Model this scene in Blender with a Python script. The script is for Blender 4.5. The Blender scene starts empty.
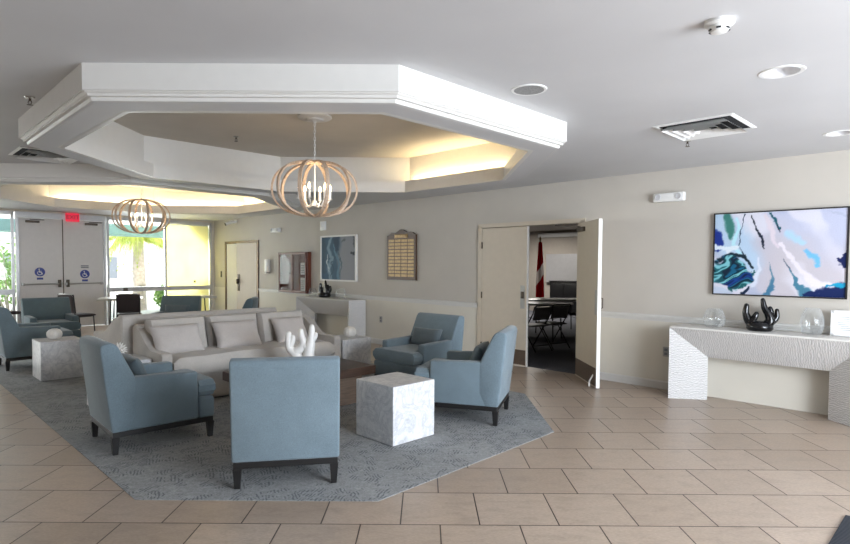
import bpy, bmesh, math, random
from mathutils import Vector, Matrix, noise
random.seed(7)
PI = math.pi
sc = bpy.context.scene
col = sc.collection
R2 = math.sqrt(2)

# ------------------------------------------------------------------ camera
F_PX = 567.0
CAM_H = 1.49
pit, rol = math.atan(22 / F_PX), 0.0065
cd = bpy.data.cameras.new('camera')
cam = bpy.data.objects.new('camera', cd)
col.objects.link(cam)
cd.sensor_width = 36
cd.lens = 36 * F_PX / 850
cd.shift_y = 15 / 850
cd.clip_end = 200
fw = Vector((0, math.cos(pit), -math.sin(pit)))
up0 = Vector((0, math.sin(pit), math.cos(pit)))
r0 = Vector((1, 0, 0))
up = up0 * math.cos(rol) - r0 * math.sin(rol)
rt = r0 * math.cos(rol) + up0 * math.sin(rol)
M = Matrix((rt, up, -fw)).transposed().to_4x4()
M.translation = Vector((0, 0, CAM_H))
cam.matrix_world = M
sc.camera = cam
sc.view_settings.view_transform = 'Standard'
sc.view_settings.look = 'None'
sc.view_settings.gamma = 1
sc.view_settings.use_curve_mapping = False
sc.view_settings.exposure = 0.74

# ------------------------------------------------------------------ materials
def lin(c):
    return tuple((v / 12.92 if v <= .04045 else ((v + .055) / 1.055) ** 2.4) for v in [x / 255 for x in c])

class NT:
    def __init__(self, name):
        self.m = bpy.data.materials.new(name)
        self.m.use_nodes = True
        self.t = self.m.node_tree
        self.b = self.t.nodes['Principled BSDF']
        self.out = self.t.nodes['Material Output']
    def n(self, typ, **kw):
        nd = self.t.nodes.new(typ)
        for k, v in kw.items():
            if k in nd.inputs:
                nd.inputs[k].default_value = v
            else:
                setattr(nd, k, v)
        return nd
    def l(self, a, b):
        self.t.links.new(a, b)
    def coord(self, kind='Object', scale=None, loc=None, rot=None):
        tc = self.n('ShaderNodeTexCoord')
        if scale is None and loc is None and rot is None:
            return tc.outputs[kind]
        mp = self.n('ShaderNodeMapping')
        if scale is not None: mp.inputs['Scale'].default_value = scale
        if loc is not None: mp.inputs['Location'].default_value = loc
        if rot is not None: mp.inputs['Rotation'].default_value = rot
        self.l(tc.outputs[kind], mp.inputs['Vector'])
        return mp.outputs['Vector']
    def noise(self, vec, scale=5, detail=3, rough=.5, dist=0):
        nd = self.n('ShaderNodeTexNoise')
        nd.inputs['Scale'].default_value = scale
        nd.inputs['Detail'].default_value = detail
        nd.inputs['Roughness'].default_value = rough
        nd.inputs['Distortion'].default_value = dist
        self.l(vec, nd.inputs['Vector'])
        return nd.outputs['Fac']
    def ramp(self, fac, stops):
        nd = self.n('ShaderNodeValToRGB')
        e = nd.color_ramp.elements
        while len(e) < len(stops): e.new(.5)
        for i, (p, c) in enumerate(stops):
            e[i].position = p
            e[i].color = (*c, 1) if len(c) == 3 else c
        self.l(fac, nd.inputs['Fac'])
        return nd.outputs['Color']
    def mix(self, fac, a, b, blend='MIX'):
        nd = self.n('ShaderNodeMix', data_type='RGBA', blend_type=blend)
        for s, v in ((nd.inputs[0], fac), (nd.inputs[6], a), (nd.inputs[7], b)):
            if isinstance(v, (int, float)): s.default_value = v
            elif isinstance(v, tuple): s.default_value = (*v, 1)
            else: self.l(v, s)
        return nd.outputs[2]
    def math(self, op, a, b=0.0):
        nd = self.n('ShaderNodeMath', operation=op)
        for s, v in ((nd.inputs[0], a), (nd.inputs[1], b)):
            if isinstance(v, (int, float)): s.default_value = v
            else: self.l(v, s)
        return nd.outputs[0]
    def base(self, v):
        if isinstance(v, tuple): self.b.inputs['Base Color'].default_value = (*v, 1)
        else: self.l(v, self.b.inputs['Base Color'])
    def bump(self, h, strength=.2, dist=.01):
        nd = self.n('ShaderNodeBump')
        nd.inputs['Strength'].default_value = strength
        nd.inputs['Distance'].default_value = dist
        self.l(h, nd.inputs['Height'])
        self.l(nd.outputs['Normal'], self.b.inputs['Normal'])
    def p(self, **kw):
        for k, v in kw.items():
            self.b.inputs[k.replace('_', ' ')].default_value = v
        return self

def simple(name, rgb, rough=.5, metal=0.0, var=.06, nscale=12, spec=None):
    t = NT(name)
    c = lin(rgb)
    f = t.noise(t.coord(), nscale, 3)
    t.base(t.ramp(f, [(.3, tuple(x * (1 - var) for x in c)), (.7, tuple(min(1, x * (1 + var)) for x in c))]))
    t.p(Roughness=rough, Metallic=metal)
    if spec is not None: t.b.inputs['Specular IOR Level'].default_value = spec
    return t.m

def fabric(name, rgb, var=.10, weave=900, rough=.92, blotch=5):
    t = NT(name)
    c = lin(rgb)
    v = t.coord()
    f1 = t.noise(v, blotch, 4, .6)
    f2 = t.noise(v, 220, 2, .7)
    a = t.ramp(f1, [(.3, tuple(x * (1 - var) for x in c)), (.7, tuple(min(1, x * (1 + var)) for x in c))])
    b = t.ramp(f2, [(.25, (.78,) * 3), (.75, (1.18,) * 3)])
    t.base(t.mix(1.0, a, b, 'MULTIPLY'))
    t.p(Roughness=rough)
    t.b.inputs['Specular IOR Level'].default_value = .2
    t.b.inputs['Sheen Weight'].default_value = .25
    t.b.inputs['Sheen Roughness'].default_value = .5
    t.bump(f2, .25, .002)
    return t.m

def emis(name, rgb, strength):
    t = NT(name)
    t.base((0, 0, 0))
    t.b.inputs['Emission Color'].default_value = (*lin(rgb), 1)
    t.b.inputs['Emission Strength'].default_value = strength
    return t.m

MT = {}
# floor tile
def m_tile():
    t = NT('beige_floor_tile')
    v = t.coord(loc=(0.133, -3.2 + .457, 0))
    br = t.n('ShaderNodeTexBrick', offset=.5, offset_frequency=2, squash=1, squash_frequency=2)
    br.inputs['Scale'].default_value = 1
    br.inputs['Mortar Size'].default_value = .0042
    br.inputs['Mortar Smooth'].default_value = .15
    br.inputs['Brick Width'].default_value = .457
    br.inputs['Row Height'].default_value = .457
    br.inputs['Bias'].default_value = 0
    br.inputs['Color1'].default_value = (*lin((176, 159, 143)), 1)
    br.inputs['Color2'].default_value = (*lin((163, 146, 130)), 1)
    br.inputs['Mortar'].default_value = (*lin((58, 44, 36)), 1)
    t.l(v, br.inputs['Vector'])
    w = t.coord(scale=(1, 2.2, 1))
    n1 = t.noise(w, 6, 6, .65, .6)
    n2 = t.noise(w, 45, 3, .6)
    c = t.mix(1.0, br.outputs['Color'], t.ramp(n1, [(.25, (.80, .79, .78)), (.5, (1, 1, 1)), (.75, (1.1, 1.1, 1.1))]), 'MULTIPLY')
    c = t.mix(1.0, c, t.ramp(n2, [(.3, (.88,) * 3), (.7, (1.09,) * 3)]), 'MULTIPLY')
    t.base(c)
    t.l(t.ramp(n1, [(.3, (.30,) * 3), (.7, (.42,) * 3)]), t.b.inputs['Roughness'])
    h = t.math('SUBTRACT', t.math('MULTIPLY', n2, .06), br.outputs['Fac'])
    t.bump(h, .35, .004)
    return t.m
MT['tile'] = m_tile()

def m_wall():
    t = NT('painted_wall')
    v = t.coord()
    n1 = t.noise(v, 2.5, 3)
    n2 = t.noise(v, 160, 2, .6)
    sep = t.n('ShaderNodeSeparateXYZ'); t.l(v, sep.inputs[0])
    step = t.math('GREATER_THAN', sep.outputs['Z'], .86)
    c = t.mix(step, lin((218, 213, 201)), lin((195, 189, 180)))
    t.base(t.mix(1.0, c, t.ramp(n1, [(.3, (.97,) * 3), (.7, (1.02,) * 3)]), 'MULTIPLY'))
    t.p(Roughness=.7)
    t.bump(n2, .12, .002)
    return t.m
MT['wall'] = m_wall()
MT['wall_plain'] = simple('plain_wall_paint', (205, 198, 186), .75, var=.02)
def m_ceil():
    t = NT('ceiling_paint')
    v = t.coord()
    n = t.noise(v, 1.2, 4)
    t.base(t.ramp(n, [(.3, lin((196, 196, 198))), (.7, lin((203, 203, 205)))]))
    t.p(Roughness=.55)
    t.bump(t.noise(v, 60, 3, .6), .08, .003)
    return t.m
MT['ceiling'] = m_ceil()
MT['white_trim'] = simple('white_trim_paint', (210, 208, 204), .4, var=.015)
MT['recess_shaded'] = simple('recess_shaded_paint', (196, 188, 176), .6, var=.04, nscale=3)  # coffer white browned to stand for the unlit recess
MT['chair_blue'] = fabric('blue_grey_upholstery', (113, 129, 138), .08)
MT['chair_blue_shaded'] = fabric('shaded_blue_grey_upholstery', (92, 108, 114), .08)  # same blue fabric, backlit shade put into its colour
MT['sofa'] = fabric('greige_upholstery', (184, 179, 173), .06)
MT['pillow_grey'] = fabric('slate_pillow_fabric', (98, 110, 116), .08)
MT['pillow_sofa'] = fabric('pale_pillow_fabric', (188, 182, 178), .05)
MT['black_wood'] = simple('black_wood', (20, 18, 18), .55)
def m_wood(name, a, b, rough=.4, sc_=(1, 14, 14)):
    t = NT(name)
    v = t.coord(scale=sc_)
    f = t.noise(v, 3.0, 5, .6, 1.2)
    t.base(t.ramp(f, [(.3, lin(a)), (.7, lin(b))]))
    t.p(Roughness=rough)
    return t.m
MT['coffee_wood'] = m_wood('dark_walnut', (50, 36, 28), (82, 60, 48), .38)
MT['coffee_leg'] = m_wood('weathered_walnut', (86, 70, 58), (120, 100, 84), .5)
MT['case_wood'] = m_wood('mahogany', (84, 40, 28), (116, 62, 44), .4)
MT['plaque_wood'] = m_wood('dark_plaque_wood', (62, 42, 28), (90, 64, 42), .4)
MT['unseen_wall_dark'] = m_wood('dark_unseen_wall_wood', (84, 66, 52), (110, 88, 70), .6)  # dark wood given to the unseen left wall to cut bounced light
MT['rib_wood'] = m_wood('weathered_oak', (164, 140, 118), (206, 182, 160), .6, (12, 12, 3))
def m_marble():
    t = NT('white_marble')
    v = t.coord(loc=(3, 7, 1))
    w = t.noise(v, 5, 8, .66, 1.4)
    n2 = t.noise(v, 16, 8, .7, .8)
    vein = t.ramp(w, [(.42, (1, 1, 1)), (.49, (.80, .81, .83)), (.50, (.62, .63, .66)), (.51, (.82, .83, .85)), (.58, (1, 1, 1))])
    cl = t.ramp(n2, [(.3, lin((196, 197, 199))), (.5, lin((214, 214, 215))), (.7, lin((226, 226, 225)))])
    t.base(t.mix(.8, cl, vein, 'MULTIPLY'))
    t.p(Roughness=.3)
    return t.m
MT['marble'] = m_marble()
def m_carpet():
    t = NT('slate_patterned_carpet')
    v = t.coord()
    def hatch(ang, sc_):
        mp = t.n('ShaderNodeMapping'); mp.inputs['Rotation'].default_value = (0, 0, ang); mp.inputs['Scale'].default_value = (1, 1, 1)
        t.l(v, mp.inputs['Vector'])
        wv = t.n('ShaderNodeTexWave', wave_type='BANDS', bands_direction='X')
        wv.inputs['Scale'].default_value = sc_; wv.inputs['Distortion'].default_value = 5; wv.inputs['Detail'].default_value = 2
        t.l(mp.outputs['Vector'], wv.inputs['Vector'])
        return wv.outputs['Fac']
    vo = t.n('ShaderNodeTexVoronoi', feature='F1'); vo.inputs['Scale'].default_value = 10
    t.l(v, vo.inputs['Vector'])
    sp = t.n('ShaderNodeSeparateColor'); t.l(vo.outputs['Color'], sp.inputs[0])
    h1, h2 = hatch(.35, 13), hatch(-.4, 14)
    pick = t.math('GREATER_THAN', sp.outputs[0], .5)
    hm = t.mix(pick, h1, h2)
    on = t.math('GREATER_THAN', sp.outputs[1], .55)
    mask = t.math('MULTIPLY', t.math('GREATER_THAN', hm, .62), on)
    n = t.noise(v, 1.3, 4, .6)
    fine = t.noise(v, 90, 3, .7)
    mid = t.noise(v, 26, 3, .7)
    basec = t.ramp(n, [(.3, lin((148, 150, 151))), (.7, lin((162, 164, 165)))])
    c = t.mix(t.math('MULTIPLY', t.math('MULTIPLY', mask, t.math('GREATER_THAN', t.noise(v, 17, 2), .46)), .62), basec, lin((88, 94, 101)))
    c = t.mix(1.0, c, t.ramp(fine, [(.25, (.72,) * 3), (.75, (1.22,) * 3)]), 'MULTIPLY')
    c = t.mix(1.0, c, t.ramp(mid, [(.3, (.82,) * 3), (.7, (1.12,) * 3)]), 'MULTIPLY')
    t.base(c)
    t.p(Roughness=.97)
    t.b.inputs['Specular IOR Level'].default_value = .1
    t.bump(fine, .5, .006)
    return t.m
MT['carpet'] = m_carpet()
def m_plaster(name, direction, scale):
    t = NT(name)
    v = t.coord()
    wv = t.n('ShaderNodeTexWave', wave_type='BANDS', bands_direction=direction)
    wv.inputs['Scale'].default_value = scale; wv.inputs['Distortion'].default_value = 7
    wv.inputs['Detail'].default_value = 2; wv.inputs['Detail Scale'].default_value = 1.4
    t.l(v, wv.inputs['Vector'])
    t.base(t.ramp(wv.outputs['Fac'], [(.0, lin((186, 184, 182))), (1, lin((222, 220, 218)))]))
    t.p(Roughness=.55)
    t.bump(wv.outputs['Fac'], .45, .008)
    return t.m
MT['ripple_v'] = m_plaster('rippled_white_plaster', 'X', 15)
MT['ripple_h'] = m_plaster('rippled_white_plaster_flat', 'Z', 17)
MT['smooth_plaster'] = simple('smooth_white_plaster', (214, 211, 206), .5, var=.03)
MT['white_matte'] = simple('white_resin', (232, 230, 226), .45, var=.02)
MT['white_plastic'] = simple('white_plastic', (228, 228, 226), .35, var=.015)
MT['black_gloss'] = simple('black_glaze', (14, 14, 16), .12, var=.1)
MT['black_plastic'] = simple('black_plastic', (24, 24, 26), .4)
MT['duct_shade'] = simple('duct_shade_black', (14, 14, 16), .9)
MT['metal'] = simple('satin_metal', (176, 174, 170), .32, 1.0, var=.05)
MT['dark_metal'] = simple('dark_bronze_metal', (92, 84, 76), .45, .8, var=.08)
MT['kick'] = simple('brown_kick_plate', (104, 88, 76), .45, .5, var=.08)
MT['door'] = simple('beige_door_paint', (202, 190, 172), .45, var=.02)
MT['door_grey'] = simple('light_grey_door_paint', (212, 208, 206), .45, var=.02)
MT['door_edge'] = simple('white_door_edge', (236, 234, 228), .45, var=.01)
MT['alu'] = simple('grey_aluminium_frame', (196, 196, 198), .35, .3, var=.03)
MT['dark_fabric'] = fabric('charcoal_seat_fabric', (58, 50, 50), .1)
MT['table_white'] = simple('white_laminate', (206, 204, 198), .3, var=.02)
MT['inner_carpet'] = simple('navy_grey_carpet', (104, 106, 114), .95, var=.18, nscale=30)
MT['inner_wall'] = simple('taupe_wall', (186, 178, 168), .8, var=.03)
MT['brass'] = simple('aged_brass', (150, 124, 84), .4, .45, var=.2, nscale=30)
MT['paper'] = simple('printed_paper', (240, 238, 234), .7, var=.01)
MT['ink'] = simple('grey_ink', (120, 122, 128), .7)
MT['blue_sticker'] = simple('blue_sign_vinyl', (44, 60, 140), .4, var=.02)
MT['red'] = simple('flag_red', (176, 20, 34), .8, var=.08)
MT['bulb'] = emis('warm_bulb_glow', (255, 214, 160), 6)
MT['tube_light'] = emis('warm_cove_tube', (255, 230, 182), 36)
MT['exit_red'] = emis('exit_sign_red', (235, 50, 76), .55)
MT['exit_text'] = simple('exit_sign_letters', (80, 0, 12), .5)
def m_can():
    return simple('recessed_can_white', (230, 230, 232), .25, 0, var=.01)
MT['can'] = m_can()
def m_mat():
    t = NT('ribbed_black_mat')
    v = t.coord()
    wv = t.n('ShaderNodeTexWave', wave_type='BANDS', bands_direction='X'); wv.inputs['Scale'].default_value = 16
    t.l(v, wv.inputs['Vector'])
    t.base(t.ramp(wv.outputs['Fac'], [(.3, lin((14, 18, 26))), (.8, lin((40, 48, 60)))]))
    t.p(Roughness=.7)
    t.bump(wv.outputs['Fac'], .6, .01)
    return t.m
MT['mat'] = m_mat()
def m_glass(name, tint=(1, 1, 1), refl=.6):
    t = NT(name)
    tr = t.n('ShaderNodeBsdfTransparent'); tr.inputs['Color'].default_value = (*tint, 1)
    gl = t.n('ShaderNodeBsdfGlossy'); gl.inputs['Roughness'].default_value = .03
    fr = t.n('ShaderNodeFresnel'); fr.inputs['IOR'].default_value = 1.45
    mx = t.n('ShaderNodeMixShader')
    t.l(t.math('MULTIPLY', fr.outputs[0], refl), mx.inputs[0])
    t.l(tr.outputs[0], mx.inputs[1]); t.l(gl.outputs[0], mx.inputs[2])
    t.l(mx.outputs[0], t.out.inputs['Surface'])
    return t.m
MT['pane'] = m_glass('window_glass', (.97, .985, .98))
MT['case_glass'] = m_glass('cabinet_glass', (.9, .9, .9), .06)
def m_vase():
    t = NT('clear_vase_glass')
    tr = t.n('ShaderNodeBsdfTransparent'); tr.inputs['Color'].default_value = (.985, .99, .99, 1)
    gl = t.n('ShaderNodeBsdfGlossy'); gl.inputs['Roughness'].default_value = .06
    df = t.n('ShaderNodeBsdfDiffuse'); df.inputs['Color'].default_value = (.9, .92, .93, 1)
    lw = t.n('ShaderNodeLayerWeight', Blend=.25)
    m1 = t.n('ShaderNodeMixShader', Fac=.55); t.l(gl.outputs[0], m1.inputs[1]); t.l(df.outputs[0], m1.inputs[2])
    mx = t.n('ShaderNodeMixShader')
    t.l(t.math('ADD', t.math('MULTIPLY', lw.outputs['Facing'], .42), .03), mx.inputs[0])
    t.l(tr.outputs[0], mx.inputs[1]); t.l(m1.outputs[0], mx.inputs[2])
    t.l(mx.outputs[0], t.out.inputs['Surface'])
    return t.m
MT['vase_glass'] = m_vase()
def m_shade():
    t = NT('yellow_roller_fabric')
    f = t.noise(t.coord(), 3, 3)
    c = t.ramp(f, [(.3, lin((246, 237, 186))), (.7, lin((248, 241, 196)))])
    t.base(c); t.p(Roughness=.9)
    tl = t.n('ShaderNodeBsdfTranslucent'); t.l(c, tl.inputs['Color'])
    mx = t.n('ShaderNodeMixShader', Fac=.55)
    t.l(t.b.outputs[0], mx.inputs[1]); t.l(tl.outputs[0], mx.inputs[2])
    t.l(mx.outputs[0], t.out.inputs['Surface'])
    return t.m
MT['shade'] = m_shade()
def m_leaf(name, a, b):
    t = NT(name)
    f = t.noise(t.coord(), 6, 3)
    c = t.ramp(f, [(.3, lin(a)), (.7, lin(b))])
    t.base(c); t.p(Roughness=.6)
    tl = t.n('ShaderNodeBsdfTranslucent'); t.l(c, tl.inputs['Color'])
    mx = t.n('ShaderNodeMixShader', Fac=.35)
    t.l(t.b.outputs[0], mx.inputs[1]); t.l(tl.outputs[0], mx.inputs[2])
    t.l(mx.outputs[0], t.out.inputs['Surface'])
    return t.m
MT['palm'] = m_leaf('palm_frond_green', (150, 170, 70), (206, 206, 110))
MT['leaf'] = m_leaf('hedge_leaf_green', (110, 150, 80), (170, 200, 120))
MT['bark'] = simple('pale_bark', (186, 172, 160), .9, var=.2)
MT['concrete'] = simple('pale_concrete', (196, 194, 188), .9, var=.05)
MT['stucco'] = simple('white_stucco', (226, 222, 218), .9, var=.03)
MT['teal_paint'] = simple('pale_teal_paint', (150, 190, 190), .7, var=.03)
MT['ext_glass'] = simple('grey_window_dark', (120, 124, 132), .3)

# ------------------------------------------------------------------ mesh helpers
def merge(bm, tmp, mat=None):
    if mat is not None: tmp.transform(mat)
    me = bpy.data.meshes.new('tmp'); tmp.to_mesh(me); tmp.free()
    bm.from_mesh(me); bpy.data.meshes.remove(me)
    return bm

def TR(loc=(0, 0, 0), rot=(0, 0, 0)):
    from mathutils import Euler
    return Matrix.Translation(loc) @ Euler(rot).to_matrix().to_4x4()

def box(bm, c, s, bev=0, seg=2, rot=(0, 0, 0), taper=None):
    t = bmesh.new()
    bmesh.ops.create_cube(t, size=1)
    for v in t.verts:
        k = 1
        if taper is not None and v.co.z < 0: k = taper
        v.co = Vector((v.co.x * s[0] * k, v.co.y * s[1] * k, v.co.z * s[2]))
    if bev > 0:
        bmesh.ops.bevel(t, geom=t.edges[:], offset=bev, segments=seg, profile=.5, affect='EDGES', clamp_overlap=True)
    return merge(bm, t, TR(c, rot))

def B(*boxes):
    bm = bmesh.new()
    for b in boxes: box(bm, *b)
    return bm

def prism(bm, poly, z0, z1, mat=None):
    t = bmesh.new()
    lo = [t.verts.new((x, y, z0)) for x, y in poly]
    hi = [t.verts.new((x, y, z1)) for x, y in poly]
    t.faces.new(lo[::-1]); t.faces.new(hi)
    n = len(poly)
    for i in range(n):
        t.faces.new((lo[i], lo[(i + 1) % n], hi[(i + 1) % n], hi[i]))
    bmesh.ops.recalc_face_normals(t, faces=t.faces)
    return merge(bm, t, mat)

def profile_x(bm, poly_yz, x0, x1, bev=0, seg=2):
    """extrude a (y,z) outline along x"""
    t = bmesh.new()
    a = [t.verts.new((x0, y, z)) for y, z in poly_yz]
    b = [t.verts.new((x1, y, z)) for y, z in poly_yz]
    t.faces.new(a[::-1]); t.faces.new(b)
    n = len(a)
    for i in range(n):
        t.faces.new((a[i], a[(i + 1) % n], b[(i + 1) % n], b[i]))
    bmesh.ops.recalc_face_normals(t, faces=t.faces)
    if bev:
        bmesh.ops.bevel(t, geom=t.edges[:], offset=bev, segments=seg, profile=.5, affect='EDGES', clamp_overlap=True)
    return merge(bm, t)

def cushion(bm, c, s, edge=.3, rot=(0, 0, 0), n=10, wr=.0, seed=0, pinch=.05, pw=4):
    """puffed box: thin at the rim, full in the middle; thickness along local z"""
    t = bmesh.new()
    bmesh.ops.create_grid(t, x_segments=n, y_segments=n, size=1)
    top = t.verts[:]
    def shape(x, y, sg):
        k = (1 - abs(x) ** pw) * (1 - abs(y) ** pw)
        h = edge + (1 - edge) * max(0, k) ** .5
        if abs(x) > .999 or abs(y) > .999: h = edge * .55
        px = x * (1 - pinch * (1 - y * y)) ; py = y * (1 - pinch * (1 - x * x))
        w = wr * noise.noise(Vector((x * 2.2 + seed, y * 2.2 + sg, seed * 1.7))) if wr else 0
        return Vector((px * s[0] / 2, py * s[1] / 2, sg * (h * s[2] / 2) + w * sg))
    t.free(); t = bmesh.new()
    g = {}
    for sg in (1, -1):
        for i in range(n + 1):
            for j in range(n + 1):
                x = -1 + 2 * i / n; y = -1 + 2 * j / n
                x = math.sin(x * PI / 2) * .5 + x * .5; y = math.sin(y * PI / 2) * .5 + y * .5
                g[sg, i, j] = t.verts.new(shape(x, y, sg))
        for i in range(n):
            for j in range(n):
                f = [g[sg, i, j], g[sg, i + 1, j], g[sg, i + 1, j + 1], g[sg, i, j + 1]]
                t.faces.new(f if sg > 0 else f[::-1])
    ring = [(i, 0) for i in range(n)] + [(n, j) for j in range(n)] + [(n - i, n) for i in range(n)] + [(0, n - j) for j in range(n)]
    for a, b in zip(ring, ring[1:] + ring[:1]):
        t.faces.new((g[1, a[0], a[1]], g[-1, a[0], a[1]], g[-1, b[0], b[1]], g[1, b[0], b[1]]))
    bmesh.ops.recalc_face_normals(t, faces=t.faces)
    return merge(bm, t, TR(c, rot))

def tube(bm, pts, rad, n=8, closed=False):
    t = bmesh.new()
    P = [Vector(p) for p in pts]
    if isinstance(rad, (int, float)): rad = [rad] * len(P)
    rings = []
    nrm = None
    m = len(P)
    for i, p in enumerate(P):
        if closed: d = (P[(i + 1) % m] - P[i - 1])
        else: d = (P[min(i + 1, m - 1)] - P[max(i - 1, 0)])
        d.normalize()
        if nrm is None:
            nrm = d.orthogonal().normalized()
        else:
            nrm = (nrm - d * nrm.dot(d)).normalized()
        bn = d.cross(nrm)
        rings.append([t.verts.new(p + (nrm * math.cos(2 * PI * k / n) + bn * math.sin(2 * PI * k / n)) * rad[i]) for k in range(n)])
    for i in range(m if closed else m - 1):
        a, b = rings[i], rings[(i + 1) % m]
        for k in range(n):
            t.faces.new((a[k], a[(k + 1) % n], b[(k + 1) % n], b[k]))
    if not closed:
        t.faces.new(rings[0][::-1]); t.faces.new(rings[-1])
    bmesh.ops.recalc_face_normals(t, faces=t.faces)
    return merge(bm, t)

def lathe(bm, prof, n=24, loc=(0, 0, 0), rot=(0, 0, 0), flute=0, nf=12):
    t = bmesh.new()
    rings = []
    for r, z in prof:
        if r < 1e-5:
            rings.append([t.verts.new((0, 0, z))])
        else:
            rings.append([t.verts.new((r * (1 + flute * math.cos(nf * 2 * PI * k / n)) * math.cos(2 * PI * k / n), r * (1 + flute * math.cos(nf * 2 * PI * k / n)) * math.sin(2 * PI * k / n), z)) for k in range(n)])
    for a, b in zip(rings, rings[1:]):
        for k in range(n):
            k2 = (k + 1) % n
            if len(a) == 1 and len(b) == 1: continue
            if len(a) == 1: t.faces.new((a[0], b[k2], b[k]))
            elif len(b) == 1: t.faces.new((a[k], a[k2], b[0]))
            else: t.faces.new((a[k], a[k2], b[k2], b[k]))
    bmesh.ops.recalc_face_normals(t, faces=t.faces)
    return merge(bm, t, TR(loc, rot))

def octring(bm, cx, cy, prof, sides=range(8)):
    """sweep an (apothem, z) outline round a regular octagon"""
    t = bmesh.new()
    c8 = math.cos(PI / 8)
    lo = []
    for a, z in prof:
        lo.append([t.verts.new((cx + a / c8 * math.cos(PI / 8 + k * PI / 4), cy + a / c8 * math.sin(PI / 8 + k * PI / 4), z)) for k in range(8)])
    for a, b in zip(lo, lo[1:]):
        for k in sides:
            t.faces.new((a[k], a[(k + 1) % 8], b[(k + 1) % 8], b[k]))
    return merge(bm, t)

def oct_pts(cx, cy, a):
    c8 = math.cos(PI / 8)
    return [(cx + a / c8 * math.cos(PI / 8 + k * PI / 4), cy + a / c8 * math.sin(PI / 8 + k * PI / 4)) for k in range(8)]

def obj(name, bm, mat, parent=None, smooth=35, loc=None, rot=None):
    me = bpy.data.meshes.new(name)
    bm.normal_update()
    bm.to_mesh(me); bm.free()
    if isinstance(mat, str): mat = MT[mat]
    me.materials.append(mat)
    if smooth:
        for p in me.polygons: p.use_smooth = True
        me.set_sharp_from_angle(angle=math.radians(smooth))
    o = bpy.data.objects.new(name, me)
    col.objects.link(o)
    if parent is not None: o.parent = parent
    if loc is not None: o.location = loc
    if rot is not None: o.rotation_euler = rot if isinstance(rot, tuple) else (0, 0, rot)
    return o

def tag(o, label=None, cat=None, group=None, kind=None):
    if label: o['label'] = label
    if cat: o['category'] = cat
    if group: o['group'] = group
    if kind: o['kind'] = kind
    return o

def thing(name, label, cat, loc=(0, 0, 0), rz=0, group=None, kind=None):
    o = bpy.data.objects.new(name, None)
    col.objects.link(o)
    o.empty_display_size = .1
    o.location = loc
    o.rotation_euler = (0, 0, rz)
    return tag(o, label, cat, group, kind)

def struct(name, bm, mat, parent=None, smooth=0, **kw):
    o = obj(name, bm, mat, parent, smooth, **kw)
    if parent is None: o['kind'] = 'structure'
    return o

def kids(o):
    return [c for c in col.objects if c.parent == o]

def dup(root, loc, rz, label=None, group=None):
    r = root.copy(); col.objects.link(r)
    r.location = loc; r.rotation_euler = (0, 0, rz)
    if label: r['label'] = label
    if group: r['group'] = group
    for ch in kids(root):
        c = ch.copy(); col.objects.link(c); c.parent = r
        for g in kids(ch):
            d = g.copy(); col.objects.link(d); d.parent = c
    return r

def mirror_x(bm):
    for v in bm.verts: v.co.x *= -1
    bmesh.ops.reverse_faces(bm, faces=bm.faces)
    return bm

def face(fx, fy):            # heading for things whose front is local -y
    return math.atan2(fx, -fy)

def W(u, n=0.0, z=0.0):      # along the long wall, distance out of it, height
    return (4.875 + (u - n) / R2, 4.875 + (-u - n) / R2, z)
def SD(s_, d_, z=0.0):       # s grows towards the long wall, d towards the far wall
    return ((s_ - d_) / 2, (s_ + d_) / 2, z)
WR = -PI / 4                 # heading of things on the long wall: local x along it, -y into the room
CEIL = 2.645
D_FAR, D_NEAR, S_NEAR, S_WALL = 21.3, -4.2, -10.0, 9.75

# ------------------------------------------------------------------ room shell
def rect_sd(s0, s1, d0, d1):
    return [SD(s0, d0)[:2], SD(s1, d0)[:2], SD(s1, d1)[:2], SD(s0, d1)[:2]]

bm = bmesh.new(); prism(bm, rect_sd(S_NEAR, S_WALL + .1, D_NEAR, D_FAR), -.12, 0)
struct('floor', bm, 'tile')

C1 = (-1.075, 5.53)
C2 = (-4.36, 8.88)
bm = bmesh.new()
edges = []
CANS = ((2.10, 3.40), (3.55, 4.92))
can_loops = [[(x + .094 * math.cos(k * PI / 12), y + .094 * math.sin(k * PI / 12)) for k in range(24)] for x, y in CANS]
for loop in (rect_sd(S_NEAR, S_WALL, D_NEAR - 3, D_FAR), oct_pts(*C1, 2.17), oct_pts(*C2, 2.17), *can_loops):
    vs = [bm.verts.new((x, y, CEIL)) for x, y in loop]
    edges += [bm.edges.new((vs[i], vs[(i + 1) % len(vs)])) for i in range(len(vs))]
bmesh.ops.triangle_fill(bm, use_beauty=True, use_dissolve=False, edges=edges)
prism(bm, rect_sd(S_NEAR - .3, S_WALL + 20, D_NEAR - 3, D_FAR + 2.6), 3.0, 3.15)  # unseen roof slab, its overhangs added to block the sun
struct('ceiling', bm, 'ceiling')

# long wall, built in its own frame: x along, y = 0 the face, +y behind
def wall_piece(bm, u0, u1, z0, z1, t=.14):
    box(bm, ((u0 + u1) / 2, t / 2, (z0 + z1) / 2), (u1 - u0, t, z1 - z0))
U0, U1 = (0 - 0) , 0
ufar = (S_WALL - D_FAR) / R2 - 0   # along-coordinate of the corner with the far wall
def u_of(D):                  # along-wall coordinate at a given D on the wall
    return -D / R2
U_FAR, U_NEAR = u_of(D_FAR), u_of(D_NEAR)
DR_A, DR_B = -5.65, -3.91     # meeting room doorway
SDR_A, SDR_B = -14.32, -12.66 # small doorway near the far corner
bm = bmesh.new()
wall_piece(bm, U_FAR, SDR_A, 0, 3.0)
wall_piece(bm, SDR_A, SDR_B, 2.04, 3.0)
wall_piece(bm, SDR_B, DR_A, 0, 3.0)
wall_piece(bm, DR_A, DR_B, 2.09, 3.0)
wall_piece(bm, DR_B, U_NEAR, 0, 3.0)
struct('wall_right', bm, 'wall', loc=W(0), rot=WR)

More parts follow.
